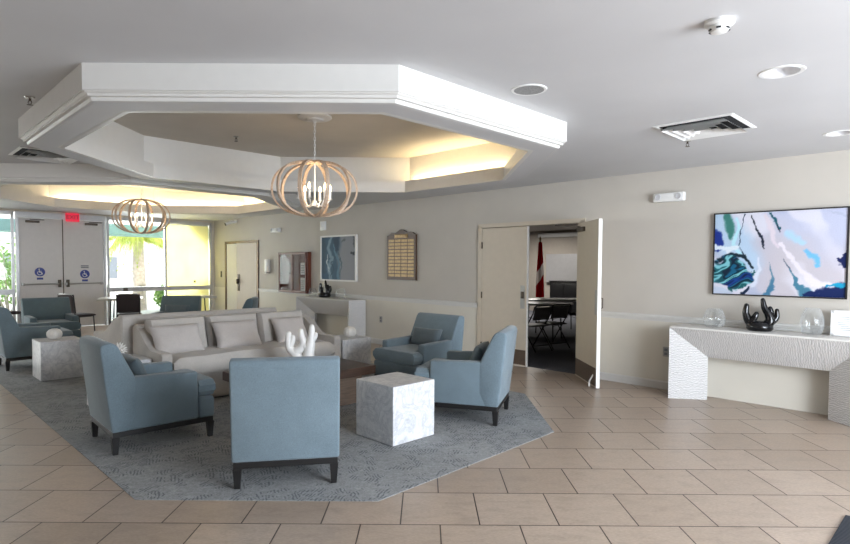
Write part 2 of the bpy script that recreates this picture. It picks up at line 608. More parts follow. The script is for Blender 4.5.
def rail_profile(bm, u0, u1):
    profile_x(bm, [(0, .822), (-.012, .826), (-.012, .848), (-.020, .856), (-.020, .868), (-.026, .874), (-.026, .892), (-.014, .900), (0, .902)], u0, u1)
bm = bmesh.new()
rail_profile(bm, SDR_B + .06, DR_A - .07)
rail_profile(bm, DR_B + .07, U_NEAR)
struct('trim_1', bm, 'white_trim', loc=W(0), rot=WR)
bm = bmesh.new()
for a, b in ((SDR_B + .06, -10.2), (-8.5, DR_A - .07), (DR_B + .07, -2.5), (-.8, U_NEAR)):
    profile_x(bm, [(0, 0), (-.014, 0), (-.014, .085), (-.006, .10), (0, .10)], a, b)
struct('baseboard_right', bm, 'white_trim', loc=W(0), rot=WR)

# far wall: local x along it (towards the corner with the long wall), y = 0 the face, +y outside
FR = PI / 4
def FW(v, z=0.0, n=0.0):     # v = S / sqrt2 along the far wall, n = distance out of it into the room
    x, y, _ = SD(v * R2, D_FAR)
    return (x + n / R2, y - n / R2, z)
# everything on the far wall is expressed with origin at v = 0
V_L, V_R = S_NEAR / R2, S_WALL / R2
DV0, DV1 = 2.45, 4.22
bm = bmesh.new()
def fbox(bm, v0, v1, z0, z1, y0, y1, bev=0):
    box(bm, ((v0 + v1) / 2, (y0 + y1) / 2, (z0 + z1) / 2), (v1 - v0, y1 - y0, z1 - z0), bev)
fbox(bm, V_L, V_R + .1, 2.60, 3.0, 0, .14)
fbox(bm, 6.84, V_R + .1, 0, 2.60, 0, .14)
fbox(bm, V_L, V_L + 3, 0, 2.60, 0, .14)
struct('wall_back', bm, 'wall_plain', loc=FW(0), rot=FR)

def window(name, v0, v1, mull):
    r = thing(name, None, None, FW(0), FR, kind='structure')
    bm = bmesh.new()
    for a in [v0, *mull, v1 - .05]:
        fbox(bm, a, a + .05, .08, 2.60, .02, .10)
    fbox(bm, v0, v1, 2.53, 2.60, .02, .10); fbox(bm, v0, v1, 0, .08, .02, .10)
    obj('window_frame', bm, 'alu', r, 0)
    bm = bmesh.new(); fbox(bm, v0, v1, .79, .90, -.01, .09)
    obj('mid_rail', bm, 'alu', r, 0)
    bm = bmesh.new()
    es = [v0, *mull, v1 - .05]
    for a, b in zip(es, es[1:]):
        fbox(bm, a + .05, b, .90, 2.53, .055, .061); fbox(bm, a + .05, b, .08, .79, .055, .061)
    obj('pane', bm, 'pane', r, 0)
    return r
w2 = window('window_1', DV1 + .03, 6.85, [5.60])
bm = bmesh.new(); fbox(bm, 4.59, 4.69, .81, .88, -.025, -.011); obj('latch_box', bm, 'dark_metal', w2, 0)
bm = bmesh.new(); fbox(bm, 6.34, 6.38, .98, 1.04, -.012, .02); obj('window_lock', bm, 'black_plastic', w2, 0)
w1 = window('window_2', V_L + 3, DV0 - .03, [-2.6, -1.0, .6])

# yellow shade behind the right pane
sh = thing('roller_shade', 'yellow roller shade drawn down over the window pane beside the wall corner', 'shade', FW(0), FR)
bm = bmesh.new(); fbox(bm, 5.66, 6.79, .12, 2.50, .105, .109); obj('shade_cloth', bm, 'shade', sh, 0)
bm = bmesh.new(); tube(bm, [(5.66, .13, 2.52), (6.79, .13, 2.52)], .025, 10); obj('roller', bm, 'alu', sh)
bm = bmesh.new(); fbox(bm, 5.66, 6.79, .095, .12, .100, .114); obj('hem_bar', bm, 'alu', sh, 0)

# exit double doors in the far wall
d1 = thing('door_1', None, None, FW(0), FR, kind='structure')
bm = bmesh.new()
fbox(bm, DV0, DV0 + .05, 0, 2.59, .0, .10); fbox(bm, DV1 - .05, DV1, 0, 2.59, .0, .10)
fbox(bm, DV0, DV1, 2.48, 2.60, -.01, .10)
obj('door_frame', bm, 'alu', d1, 0)
mid = (DV0 + DV1) / 2
def text_mesh(txt, size, extrude):
    cu = bpy.data.curves.new('t', 'FONT')
    cu.body = txt; cu.size = size; cu.extrude = extrude
    cu.align_x = 'CENTER'; cu.align_y = 'CENTER'
    o = bpy.data.objects.new('t', cu); col.objects.link(o)
    dg = bpy.context.evaluated_depsgraph_get()
    me = bpy.data.meshes.new_from_object(o.evaluated_get(dg))
    bm = bmesh.new(); bm.from_mesh(me)
    bpy.data.objects.remove(o); bpy.data.curves.remove(cu); bpy.data.meshes.remove(me)
    bm.transform(Matrix.Rotation(PI / 2, 4, 'X'))
    return bm
def exit_leaf(v0, v1, hinge_left, sx, sz):
    bm = bmesh.new(); fbox(bm, v0, v1, .01, 2.475, .02, .065, .003)
    lf = obj('door_leaf', bm, 'door_grey', d1, 0)
    bm = bmesh.new()
    tube(bm, [(v0 + .06, -.03, 1.005), (v1 - .06, -.03, 1.005)], .016, 8)
    for e in (v0 + .05, v1 - .05): fbox(bm, e - .03, e + .03, .975, 1.035, -.04, .02, .004)
    obj('panic_bar', bm, 'metal', lf)
    e = v1 - .07 if hinge_left else v0 + .07
    bm = bmesh.new(); fbox(bm, e - .03, e + .03, .93, 1.10, -.03, .02, .006); fbox(bm, e - .02, e + .02, .96, 1.07, -.06, -.028, .006)
    obj('latch_case', bm, 'dark_metal', lf)
    bm = bmesh.new(); c = v0 + .25 if hinge_left else v1 - .25
    fbox(bm, c - .13, c + .13, 2.37, 2.42, -.03, .02, .006)
    box(bm, (c + .08, -.035, 2.44), (.28, .02, .015), 0, 1, (0, 0, .18))
    obj('door_closer', bm, 'dark_metal', lf)
    bm = bmesh.new(); lathe(bm, [(0, 0), (.10, 0), (.10, .002), (0, .002)], 32, (sx, .019, sz), (PI / 2, 0, 0))
    st = obj('access_sticker', bm, 'blue_sticker', lf)
    bm = bmesh.new()       # seated figure on a wheel
    y = .015
    tube(bm, [(sx - .005 + .042 * math.cos(a), y, sz - .022 + .042 * math.sin(a)) for a in [math.radians(k) for k in range(120, 400, 20)]], .006, 6)
    tube(bm, [(sx - .012, y, sz + .04), (sx - .008, y, sz - .005), (sx + .03, y, sz - .008), (sx + .048, y, sz - .05)], .008, 6)
    tube(bm, [(sx - .01, y, sz + .02), (sx + .03, y, sz + .018)], .006, 6)
    lathe(bm, [(0, -.002), (.013, -.002), (.013, .003), (0, .003)], 12, (sx - .014, y + .001, sz + .062), (PI / 2, 0, 0))
    obj('wheelchair_symbol', bm, 'paper', st)
    bm = bmesh.new(); fbox(bm, sx - .06, sx + .06, sz - .17, sz - .125, .016, .019)
    obj('caption_strip', bm, 'blue_sticker', lf, 0)
    if not hinge_left:
        bm = bmesh.new()
        for q in range(2): fbox(bm, sx - .08, sx + .08, sz + .14 + q * .04, sz + .165 + q * .04, .016, .019)
        obj('notice_lines', bm, 'ink', lf, 0)
exit_leaf(DV0 + .055, mid - .012, True, 2.88, 1.277)
exit_leaf(mid + .012, DV1 - .055, False, 3.77, 1.225)
bm = bmesh.new(); fbox(bm, mid - .012, mid + .012, 0, 2.48, .03, .08); obj('centre_post', bm, 'dark_metal', d1, 0)

ex = thing('exit_sign', 'small glowing red EXIT sign above the grey double doors', 'sign', FW(3.52, 2.53), FR)
bm = B(((0, -.05, 0), (.27, .05, .19), .008)); obj('sign_case', bm, 'exit_red', ex)
bm = text_mesh('EXIT', .13, .004)
for v in bm.verts: v.co.y -= .078
obj('lettering', bm, 'exit_text', ex, 0)

# near-side and rear walls (never in the picture): the near wall is solid, the rear one is glazed, its solid end added to hold back sky light
bm = bmesh.new(); prism(bm, rect_sd(S_NEAR - .25, S_NEAR, D_NEAR, D_FAR), 0, 3.0)
struct('wall_left', bm, 'unseen_wall_dark')
bm = bmesh.new()
prism(bm, rect_sd(S_NEAR, 1.6, D_NEAR - .2, D_NEAR), 0, 3.0)
for s_ in (4.6, 7.1, 9.5):
    prism(bm, rect_sd(s_, s_ + .25, D_NEAR - .2, D_NEAR), 0, 3.0)
prism(bm, rect_sd(S_NEAR, 9.75, D_NEAR - .2, D_NEAR), 0, .15)
struct('wall_front', bm, 'wall_plain')

# ------------------------------------------------------------------ coffers
def coffer(name, c, lit):
    r = thing(name, None, None, (0, 0, 0), 0, kind='structure')
    cx, cy = c
    bm = bmesh.new()
    octring(bm, cx, cy, [(2.17, 2.645), (2.21, 2.645), (2.21, 2.491), (2.195, 2.491)])
    obj('fascia', bm, 'white_trim', r, 0)
    bm = bmesh.new()
    octring(bm, cx, cy, [(2.198, 2.495), (2.198, 2.486), (2.182, 2.478), (2.182, 2.464), (2.162, 2.462), (2.155, 2.442), (2.135, 2.437)])
    obj('cornice', bm, 'white_trim', r, 0)
    bm = bmesh.new()
    octring(bm, cx, cy, [(2.15, 2.438), (1.945, 2.438)])
    obj('soffit', bm, 'ceiling', r, 0)
    bm = bmesh.new()
    octring(bm, cx, cy, [(1.965, 2.438), (1.95, 2.436), (1.92, 2.436), (1.92, 2.446), (1.945, 2.452), (1.945, 2.59), (1.963, 2.59), (1.963, 2.52), (2.075, 2.52)])
    obj('cove_lip', bm, 'white_trim', r, 0)
    bm = bmesh.new()
    octring(bm, cx, cy, [(2.075, 2.515), (2.075, 2.915)])
    obj('cove_wall', bm, 'white_trim', r, 0)
    bm = bmesh.new()
    pts = oct_pts(cx, cy, 2.08)
    vs = [bm.verts.new((x, y, 2.915)) for x, y in pts]; bm.faces.new(vs[::-1])
    obj('recess_ceiling', bm, 'recess_shaded', r, 0)
    q = oct_pts(cx, cy, 2.02)
    for k in lit:
        a, b = Vector((*q[k], 2.555)), Vector((*q[(k + 1) % 8], 2.555))
        d = (b - a) * .04
        bm = bmesh.new(); tube(bm, [a + d, b - d], .012, 8)
        obj('cove_tube', bm, 'tube_light', r)
    return r
# octagon sides by index: 0 back-right, 1 back, 2 back-left, 3 left, 4 front-left, 5 front, 6 front-right, 7 right
coffer('trim_2', C1, (0,))
coffer('trim_3', C2, (0, 1, 2))

# ------------------------------------------------------------------ chandeliers
def make_chandelier(label):
    r = thing('chandelier', label, 'chandelier', (C1[0], C1[1], 2.915), 0, 'slatted wood globe chandeliers')
    bm = bmesh.new()
    lathe(bm, [(0, 0), (.165, 0), (.165, -.012), (.15, -.022), (.09, -.026), (.075, -.04), (.03, -.045), (.012, -.06), (0, -.06)], 40)
    obj('canopy', bm, 'smooth_plaster', r)
    bm = bmesh.new()
    z, k = -.062, 0
    while z > -.41:
        a = PI / 2 * (k % 2)
        pts = []
        for j in range(10):
            th = 2 * PI * j / 10
            x = .008 * math.cos(th); zz = .022 * math.sin(th)
            pts.append((x * math.cos(a), x * math.sin(a), z - .016 + zz))
        tube(bm, pts, .0028, 5, True)
        z -= .034; k += 1
    obj('chain', bm, 'white_plastic', r, 60)
    top, bot, rad = -.44, -.955, .405
    zc, hh = (top + bot) / 2, (top - bot) / 2
    nr = 10
    for i in range(nr):
        a = 2 * PI * (i + .27) / nr
        t = bmesh.new()
        prev = None
        ns = 28
        for j in range(ns + 1):
            th = -PI / 2 + PI * j / ns
            cr = abs(math.cos(th)) ** .82
            rr = .03 + (rad - .03) * cr
            zz = zc + hh * math.copysign(abs(math.sin(th)) ** .95, math.sin(th))
            q = []
            for (dr, dw) in ((.009, -.016), (.009, .016), (-.009, .016), (-.009, -.016)):
                nx, nz = math.cos(th), math.sin(th)
                R_ = rr + dr * nx; Z_ = zz + dr * nz
                q.append(t.verts.new((R_ * math.cos(a) - dw * math.sin(a), R_ * math.sin(a) + dw * math.cos(a), Z_)))
            if prev:
                for m_ in range(4):
                    t.faces.new((prev[m_], prev[(m_ + 1) % 4], q[(m_ + 1) % 4], q[m_]))
            else: t.faces.new(q[::-1])
            prev = q
        t.faces.new(prev)
        bmesh.ops.recalc_face_normals(t, faces=t.faces)
        obj('rib', t, 'rib_wood', r, 40)
    bm = bmesh.new()
    lathe(bm, [(0, top + .02), (.016, top + .02), (.045, top + .004), (.045, top - .012), (0, top - .012)], 20)
    obj('top_hub', bm, 'rib_wood', r); bm = bmesh.new()
    lathe(bm, [(0, bot + .014), (.045, bot + .012), (.045, bot - .004), (.016, bot - .016), (0, bot - .016)], 20)
    obj('bottom_hub', bm, 'rib_wood', r)
    bm = bmesh.new()
    tube(bm, [(0, 0, top), (0, 0, bot + .09)], .007, 10)
    lathe(bm, [(0, .03), (.02, .025), (.026, 0), (.02, -.025), (0, -.03)], 16, (0, 0, bot + .12))
    obj('stem', bm, 'white_plastic', r)
    for i in range(6):
        a = 2 * PI * (i + .35) / 6
        ca, sa = math.cos(a), math.sin(a)
        pts = []
        for j in range(11):
            f = j / 10
            rr = .015 + .135 * f
            zz = bot + .125 - .035 * math.sin(PI * min(1, f * 1.25) * .8) + .05 * max(0, f - .6) / .4
            pts.append((rr * ca, rr * sa, zz))
        e = pts[-1]
        bm = bmesh.new(); tube(bm, pts, .006, 7)
        lathe(bm, [(0, 0), (.022, .004), (.024, .01), (0, .01)], 14, e)
        arm = obj('candle_arm', bm, 'white_plastic', r)
        bm = bmesh.new(); lathe(bm, [(0, .008), (.012, .008), (.012, .085), (0, .088)], 12, e)
        obj('candle_sleeve', bm, 'white_plastic', arm)
        bm = bmesh.new(); lathe(bm, [(0, .088), (.010, .092), (.0145, .112), (.009, .138), (0, .156)], 12, e)
        obj('candle_bulb', bm, 'bulb', arm)
    return r
ch = make_chandelier('wood slat globe chandelier with lit candles over the blue armchairs and marble cube')
dup(ch, (C2[0] - .07, C2[1], 2.915), .2, 'wood slat globe chandelier hung in front of the grey exit doors and window')

# ------------------------------------------------------------------ ceiling fittings
def can_light(x, y, label):
    r = thing('recessed_light', label, 'light', (x, y, CEIL), 0, 'recessed ceiling lights')
    bm = bmesh.new(); lathe(bm, [(.095, -.002), (.118, -.004), (.122, 0), (.095, 0)], 40); obj('trim_ring', bm, 'white_plastic', r)
    bm = bmesh.new(); lathe(bm, [(.096, -.003), (.088, .02), (.062, .10), (.058, .11), (0, .11)], 40); obj('reflector', bm, 'can', r)
    return r
can_light(2.10, 3.40, 'round recessed downlight in the ceiling above the big blue painting, further from it')
can_light(3.55, 4.92, 'round recessed downlight cut by the photo edge, nearest the big blue painting')
r = thing('smoke_detector', 'white round smoke detector on the ceiling nearest the camera', 'detector', (1.38, 2.72, CEIL))
bm = bmesh.new(); lathe(bm, [(0, 0), (.066, 0), (.066, -.014), (.05, -.022), (0, -.022)], 32); obj('base_plate', bm, 'white_plastic', r)
bm = bmesh.new(); lathe(bm, [(0, -.02), (.046, -.02), (.048, -.03), (.036, -.048), (.02, -.054), (0, -.054)], 32); hd = obj('sensor_head', bm, 'white_plastic', r)
for k in range(6):
    a = k * PI / 3
    bm = B(((.041 * math.cos(a), .041 * math.sin(a), -.039), (.012, .02, .006), 0, 1, (0, 0, a))); obj('sensor_slot', bm, 'black_plastic', hd, 0)
r = thing('ceiling_speaker', 'round grey mesh speaker flush in the ceiling beside the large coffer', 'speaker', (.674, 3.768, CEIL))
bm = bmesh.new(); lathe(bm, [(.098, -.006), (.114, -.006), (.118, 0), (.098, 0)], 40); obj('bezel', bm, 'white_plastic', r)
def m_grille():
    t = NT('speaker_grille')
    vo = t.n('ShaderNodeTexVoronoi'); vo.inputs['Scale'].default_value = 160
    t.l(t.coord(), vo.inputs['Vector'])
    t.base(t.ramp(vo.outputs['Distance'], [(.2, lin((90, 90, 92))), (.5, lin((150, 150, 150)))])); t.p(Roughness=.6)
    return t.m
bm = bmesh.new(); lathe(bm, [(0, -.005), (.1, -.005), (.1, 0), (0, 0)], 40); obj('grille', bm, m_grille(), r)

def vent(x, y, label):
    r = thing('air_vent', label, 'vent', (x, y, CEIL), PI / 4, 'square ceiling air vents')
    h = .305
    def sq(bm, a0, a1, z0, z1):       # sloping square louvre
        t = bmesh.new()
        A = [t.verts.new((sx * a0, sy * a0, z0)) for sx, sy in ((-1, -1), (1, -1), (1, 1), (-1, 1))]
        Bv = [t.verts.new((sx * a1, sy * a1, z1)) for sx, sy in ((-1, -1), (1, -1), (1, 1), (-1, 1))]
        for k in range(4): t.faces.new((A[k], A[(k + 1) % 4], Bv[(k + 1) % 4], Bv[k]))
        merge(bm, t)
    bm = bmesh.new(); sq(bm, h, h - .025, -.006, -.012); sq(bm, h, h, 0, -.006); sq(bm, h - .025, h - .03, -.012, -.002); obj('vent_frame', bm, 'white_plastic', r, 0)
    for k in range(4):
        a = .255 - .062 * k
        bm = bmesh.new(); sq(bm, a, a - .040, -.040, -.008); sq(bm, a - .003, a - .043, -.042, -.010); obj('louvre', bm, 'white_plastic', r, 0)
    bm = B(((0, 0, -.002), (2 * h - .06, 2 * h - .06, .002))); obj('duct_shade_plate', bm, 'duct_shade', r, 0)  # near-black sheet stands in for the shade inside the duct
    return r
vent(2.295, 4.725, 'square louvred air vent in the ceiling above the emergency light and open door')
vent(-4.04, 6.12, 'square louvred air vent between the two octagonal ceiling coffers')
def sprinkler(x, y, z, label):
    r = thing('fire_sprinkler', label, 'sprinkler', (x, y, z), 0, 'ceiling fire sprinklers')
    bm = bmesh.new(); lathe(bm, [(0, 0), (.032, 0), (.026, -.008), (.01, -.01), (0, -.01)], 20); obj('escutcheon', bm, 'metal', r)
    bm = bmesh.new(); tube(bm, [(0, 0, -.008), (0, 0, -.028)], .008, 8)
    for s_ in (-1, 1): tube(bm, [(s_ * .009, 0, -.026), (s_ * .013, 0, -.038), (s_ * .003, 0, -.052)], .0028, 6)
    obj('frame_arm', bm, 'dark_metal', r)
    bm = bmesh.new(); lathe(bm, [(0, -.052), (.018, -.052), (.02, -.055), (0, -.056)], 12); obj('deflector', bm, 'dark_metal', r)
sprinkler(2.40, 5.25, CEIL, 'small pendent sprinkler beside the vent near the blue painting wall')
sprinkler(-2.77, 4.01, CEIL, 'small dark pendent sprinkler beside the left corner of the large coffer')
sprinkler(-2.13, 6.42, 2.915, 'tiny pendent sprinkler inside the large coffer near its chandelier')

# ------------------------------------------------------------------ meeting-room doors in the long wall
d2 = thing('door_2', None, None, W(0), WR, kind='structure')
bm = bmesh.new()
for a, b in ((DR_A - .05, DR_A + .03), (DR_B - .03, DR_B + .05)):
    box(bm, ((a + b) / 2, .06, 1.05), (b - a, .17, 2.10))
box(bm, ((DR_A + DR_B) / 2, .06, 2.10), (DR_B - DR_A + .1, .17, .06))
obj('door_frame', bm, 'door', d2, 0)
LW = .84
def leaf(hx, ang, side):
    """door leaf hinged at hx; side=+1 extends to +x when closed, ang swings it into the room"""
    e = bpy.data.objects.new('door_leaf', None)
    Mt = Matrix.Translation((hx, -.012, 0)) @ Matrix.Rotation(ang, 4, 'Z')
    def pt(bm): bm.transform(Mt); return bm
    bpy.data.objects.remove(e)
    bm = bmesh.new(); box(bm, (side * LW / 2, .012, 1.035), (LW - .004, .044, 2.05), .003)
    lf = obj('door_leaf', pt(bm), 'door', d2, 0)
    bm = B(((side * (LW - .0005), .012, 1.035), (.004, .043, 2.048))); obj('leaf_edge', pt(bm), 'door_edge', lf, 0)
    bm = B(((side * LW / 2, .012, .14), (LW - .02, .05, .22), .001)); obj('kick_plate', pt(bm), 'kick', lf, 0)
    bm = bmesh.new()
    for z in (.25, 1.03, 1.80): box(bm, (side * .0, -.012, z), (.02, .02, .10), .004)
    obj('hinge', pt(bm), 'dark_metal', lf)
    return lf, pt
lf, pt = leaf(DR_A + .03, 0, 1)
bm = B(((LW - .07, -.013, 1.03), (.075, .006, .34), .001)); pl = obj('push_plate', pt(bm), 'metal', lf, 0)
bm = B(((LW - .07, -.02, 1.06), (.045, .02, .10), .004)); obj('latch_case', pt(bm), 'dark_metal', pl)
lf, pt = leaf(DR_B - .03, math.radians(137), -1)
bm = B(((-LW + .05, .037, 1.05), (.06, .006, .30), .001)); pl = obj('latch_plate', pt(bm), 'metal', lf, 0)
bm = bmesh.new(); tube(bm, [(-LW + .06, .02, 1.10), (-LW + .06, -.05, 1.10), (-LW + .06, -.05, .98), (-LW + .06, .0, .98)], .008, 8); obj('pull_handle', pt(bm), 'dark_metal', lf)
bm = bmesh.new(); box(bm, (-.20, .05, 1.97), (.26, .04, .06), .006)
obj('door_closer', pt(bm), 'dark_metal', lf)
bm = bmesh.new(); tube(bm, [(DR_B - .40, -.03, 2.055), (DR_B - .12, -.07, 2.035), (DR_B + .06, -.15, 2.0)], .010, 6)
obj('closer_arm', bm, 'dark_metal', lf)
bm = bmesh.new(); tube(bm, [(-LW + .10, .035, .16), (-LW + .12, .075, .08), (-LW + .10, .085, .015)], .010, 8); obj('door_stop', pt(bm), 'white_plastic', lf)

# small pair of doors near the far corner
d3 = thing('door_3', None, None, W(0), WR, kind='structure')
bm = bmesh.new()
for a, b in ((SDR_A - .05, SDR_A + .03), (SDR_B - .03, SDR_B + .05)): box(bm, ((a + b) / 2, .06, 1.02), (b - a, .17, 2.04))
box(bm, ((SDR_A + SDR_B) / 2, .06, 2.04), (SDR_B - SDR_A + .1, .17, .06))
obj('door_frame', bm, 'kick', d3, 0)
LW2 = (SDR_B - SDR_A - .07) / 2
bm = B(((SDR_A + .032 + LW2 / 2, .01, 1.01), (LW2 - .004, .044, 1.99), .003)); obj('door_leaf', bm, 'door_grey', d3, 0)
Mt = Matrix.Translation((SDR_B - .032, -.012, 0)) @ Matrix.Rotation(math.radians(9), 4, 'Z')
bm = B(((-LW2 / 2, .012, 1.01), (LW2 - .004, .044, 1.99), .003)); bm.transform(Mt); lf = obj('door_leaf', bm, 'door', d3, 0)
bm = B(((-LW2 + .09, -.018, 1.02), (.07, .012, .42), .003), ((-LW2 + .09, -.05, 1.05), (.03, .06, .12), .008)); bm.transform(Mt); obj('push_handle', bm, 'dark_metal', lf)
bm = bmesh.new(); box(bm, ((SDR_A + SDR_B) / 2, .9, 1.2), (2.4, .08, 2.6)); struct('wall_5', bm, 'inner_wall', loc=W(0), rot=WR)

# ------------------------------------------------------------------ the meeting room behind
bm = bmesh.new(); prism(bm, rect_sd(S_WALL + .1, 22.5, -1, 21), -.12, 0.0); struct('floor.001', bm, 'inner_carpet')
bm = bmesh.new(); prism(bm, rect_sd(22.4, 22.6, -1, 21), 0, 3.0); struct('wall_2', bm, 'inner_wall')
bm = bmesh.new(); prism(bm, rect_sd(S_WALL + .2, 22.5, 20.8, 21), 0, 3.0); prism(bm, rect_sd(S_WALL + .2, 22.5, -1, -.8), 0, 3.0); struct('wall_3', bm, 'inner_wall')
bm = bmesh.new(); prism(bm, rect_sd(S_WALL + .28, 22.5, -1, 21), 2.62, 2.64); struct('ceiling.001', bm, 'inner_wall')

def folding_chair(label, loc, rz):
    r = thing('folding_chair', label, 'chair', loc, rz, 'folding chairs in the meeting room')
    bm = bmesh.new(); cushion(bm, (0, -.02, .44), (.40, .38, .04), .7); obj('seat', bm, 'metal_grey', r)
    bm = bmesh.new(); cushion(bm, (0, .20, .66), (.40, .24, .03), .7, (PI / 2 - .22, 0, 0)); obj('backrest', bm, 'metal_grey', r)
    for s_ in (-1, 1):
        x = s_ * .22
        bm = bmesh.new(); tube(bm, [(x, -.26, .0), (x, .05, .44), (x, .20, .66), (x, .24, .78)], .011, 8); obj('leg', bm, 'black_plastic', r)
        bm = bmesh.new(); tube(bm, [(x * .9, .26, .0), (x * .9, -.08, .43)], .011, 8); obj('leg', bm, 'black_plastic', r)
    bm = bmesh.new(); tube(bm, [(-.22, .24, .78), (-.19, .25, .80), (.19, .25, .80), (.22, .24, .78)], .011, 8); obj('top_rail', bm, 'black_plastic', r)
    bm = bmesh.new(); tube(bm, [(-.2, .18, .10), (.2, .18, .10)], .009, 6); obj('crossbar', bm, 'black_plastic', r)
    return r
MT['metal_grey'] = simple('grey_steel_seat', (120, 118, 116), .5, .2)
fc = folding_chair('grey folding chair partly hidden behind the closed door leaf, through the doorway', (1.93, 10.0, 0), face(-.55, .83))
dup(fc, (2.33, 10.35, 0), face(-.5, .86), 'grey folding chair in clear view in the middle of the meeting room doorway')
def folding_table(label, loc, rz, L=1.8, Wd=.75, h=.74):
    r = thing('folding_table', label, 'table', loc, rz, 'white folding tables')
    bm = B(((0, 0, h - .02), (L, Wd, .04), .008)); obj('tabletop', bm, 'table_white', r)
    for s_ in (-1, 1):
        bm = bmesh.new()
        for t_ in (-1, 1):
            tube(bm, [(s_ * (L / 2 - .25), t_ * (Wd / 2 - .10), h - .04), (s_ * (L / 2 - .22), t_ * (Wd / 2 - .06), 0)], .014, 8)
        tube(bm, [(s_ * (L / 2 - .23), -(Wd / 2 - .08), .3), (s_ * (L / 2 - .23), (Wd / 2 - .08), .3)], .010, 6)
        obj('leg', bm, 'black_plastic', r)
    return r
ft = folding_table('white folding table standing before the red and white flag in the meeting room', (2.95, 12.9, 0), .12, 1.5)
dup(ft, (2.2, 11.6, 0), -.5, 'white folding table just behind the two grey folding chairs')
fl = thing('flag_on_pole', 'red and white flag hanging folded on a pole inside the doorway', 'flag', (2.87, 14.2, 0))
bm = bmesh.new(); tube(bm, [(0, 0, .02), (0, 0, 2.12)], .014, 8); lathe(bm, [(0, 0), (.15, 0), (.15, .02), (.03, .05), (0, .05)], 20); obj('pole', bm, 'brass', fl)
bm = bmesh.new(); lathe(bm, [(0, 2.11), (.02, 2.13), (.026, 2.16), (.012, 2.20), (0, 2.24)], 12); obj('finial', bm, 'brass', fl)
def drape(x0, x1, z0, z1, matn, top=1.0):
    bm = bmesh.new(); n = 24; m = 16
    for sgn in (0, .012):
        pass
    g = [[None] * (m + 1) for _ in range(n + 1)]
    for i in range(n + 1):
        for j in range(m + 1):
            f = i / n; hgt = j / m
            narrow = 1 - top * .62 * hgt ** 1.3
            x = (x0 + (x1 - x0) * f) * narrow
            g[i][j] = bm.verts.new((x, .05 * math.sin(f * 9 + hgt) * narrow - .02, z0 + (z1 - z0) * hgt))
    for i in range(n):
        for j in range(m):
            bm.faces.new((g[i][j], g[i + 1][j], g[i + 1][j + 1], g[i][j + 1]))
    bmesh.ops.solidify(bm, geom=bm.faces[:], thickness=.006)
    return obj('flag_cloth', bm, matn, fl)
def m_flag():
    t = NT('red_white_flag_cloth')
    sp = t.n('ShaderNodeSeparateXYZ'); t.l(t.coord(), sp.inputs[0])
    k = t.math('ADD', sp.outputs['Z'], t.math('MULTIPLY', sp.outputs['X'], -1.6))
    a = t.math('GREATER_THAN', k, 1.12); b = t.math('LESS_THAN', k, 1.44)
    c = t.mix(t.math('MULTIPLY', a, b), lin((176, 18, 34)), lin((235, 228, 226)))
    t.base(c); t.p(Roughness=.85)
    return t.m
MT['flag'] = m_flag()
drape(-.10, .12, .70, 2.08, 'flag')
r = thing('whiteboard', 'pale wall board hanging on the back wall of the meeting room', 'board', SD(22.36, 13.2), WR)
bm = B(((0, -.03, 1.42), (1.8, .03, .9), .004)); obj('board_face', bm, MT['alu'], r, 0)
bm = B(((0, -.035, .95), (1.8, .05, .03), .004)); obj('board_tray', bm, 'metal', r, 0)
r = thing('screen_housing', 'white horizontal housing high across the back wall of the meeting room', 'screen', SD(22.36, 13.0, 2.47), WR)
bm = B(((0, -.06, 0), (2.6, .11, .13), .01)); obj('case', bm, 'white_plastic', r)
for s_ in (-1, 1):
    bm = B(((s_ * 1.31, -.06, 0), (.02, .13, .15), .004)); obj('end_cap', bm, 'alu', r, 0)
r = thing('notice_frame', 'small dark framed notices seen at the hinge edge of the meeting room doorway', 'frame', SD(22.36, 11.45), WR)
bm = B(((0, -.02, 1.62), (.42, .03, .36), .004), ((0, -.02, 1.2), (.42, .03, .36), .004)); obj('frame_border', bm, 'black_wood', r, 0)
bm = B(((0, -.037, 1.62), (.34, .004, .26)), ((0, -.037, 1.2), (.34, .004, .26))); obj('notice_sheet', bm, 'ink', r, 0)
r = thing('equipment_cabinet', 'dark low cabinet beneath the wall board at the back of the meeting room', 'cabinet', SD(21.8, 13.0), WR)
bm = B(((0, 0, .55), (1.0, .5, .90), .01), ((-.4, 0, .05), (.06, .4, .1)), ((.4, 0, .05), (.06, .4, .1))); obj('cabinet_body', bm, 'black_wood', r)
bm = B(((0, 0, 1.015), (1.06, .54, .03), .006)); obj('cabinet_top', bm, 'black_wood', r)
bm = B(((-.245, -.255, .58), (.46, .02, .74), .004), ((.245, -.255, .58), (.46, .02, .74), .004)); obj('cabinet_door', bm, 'black_plastic', r)

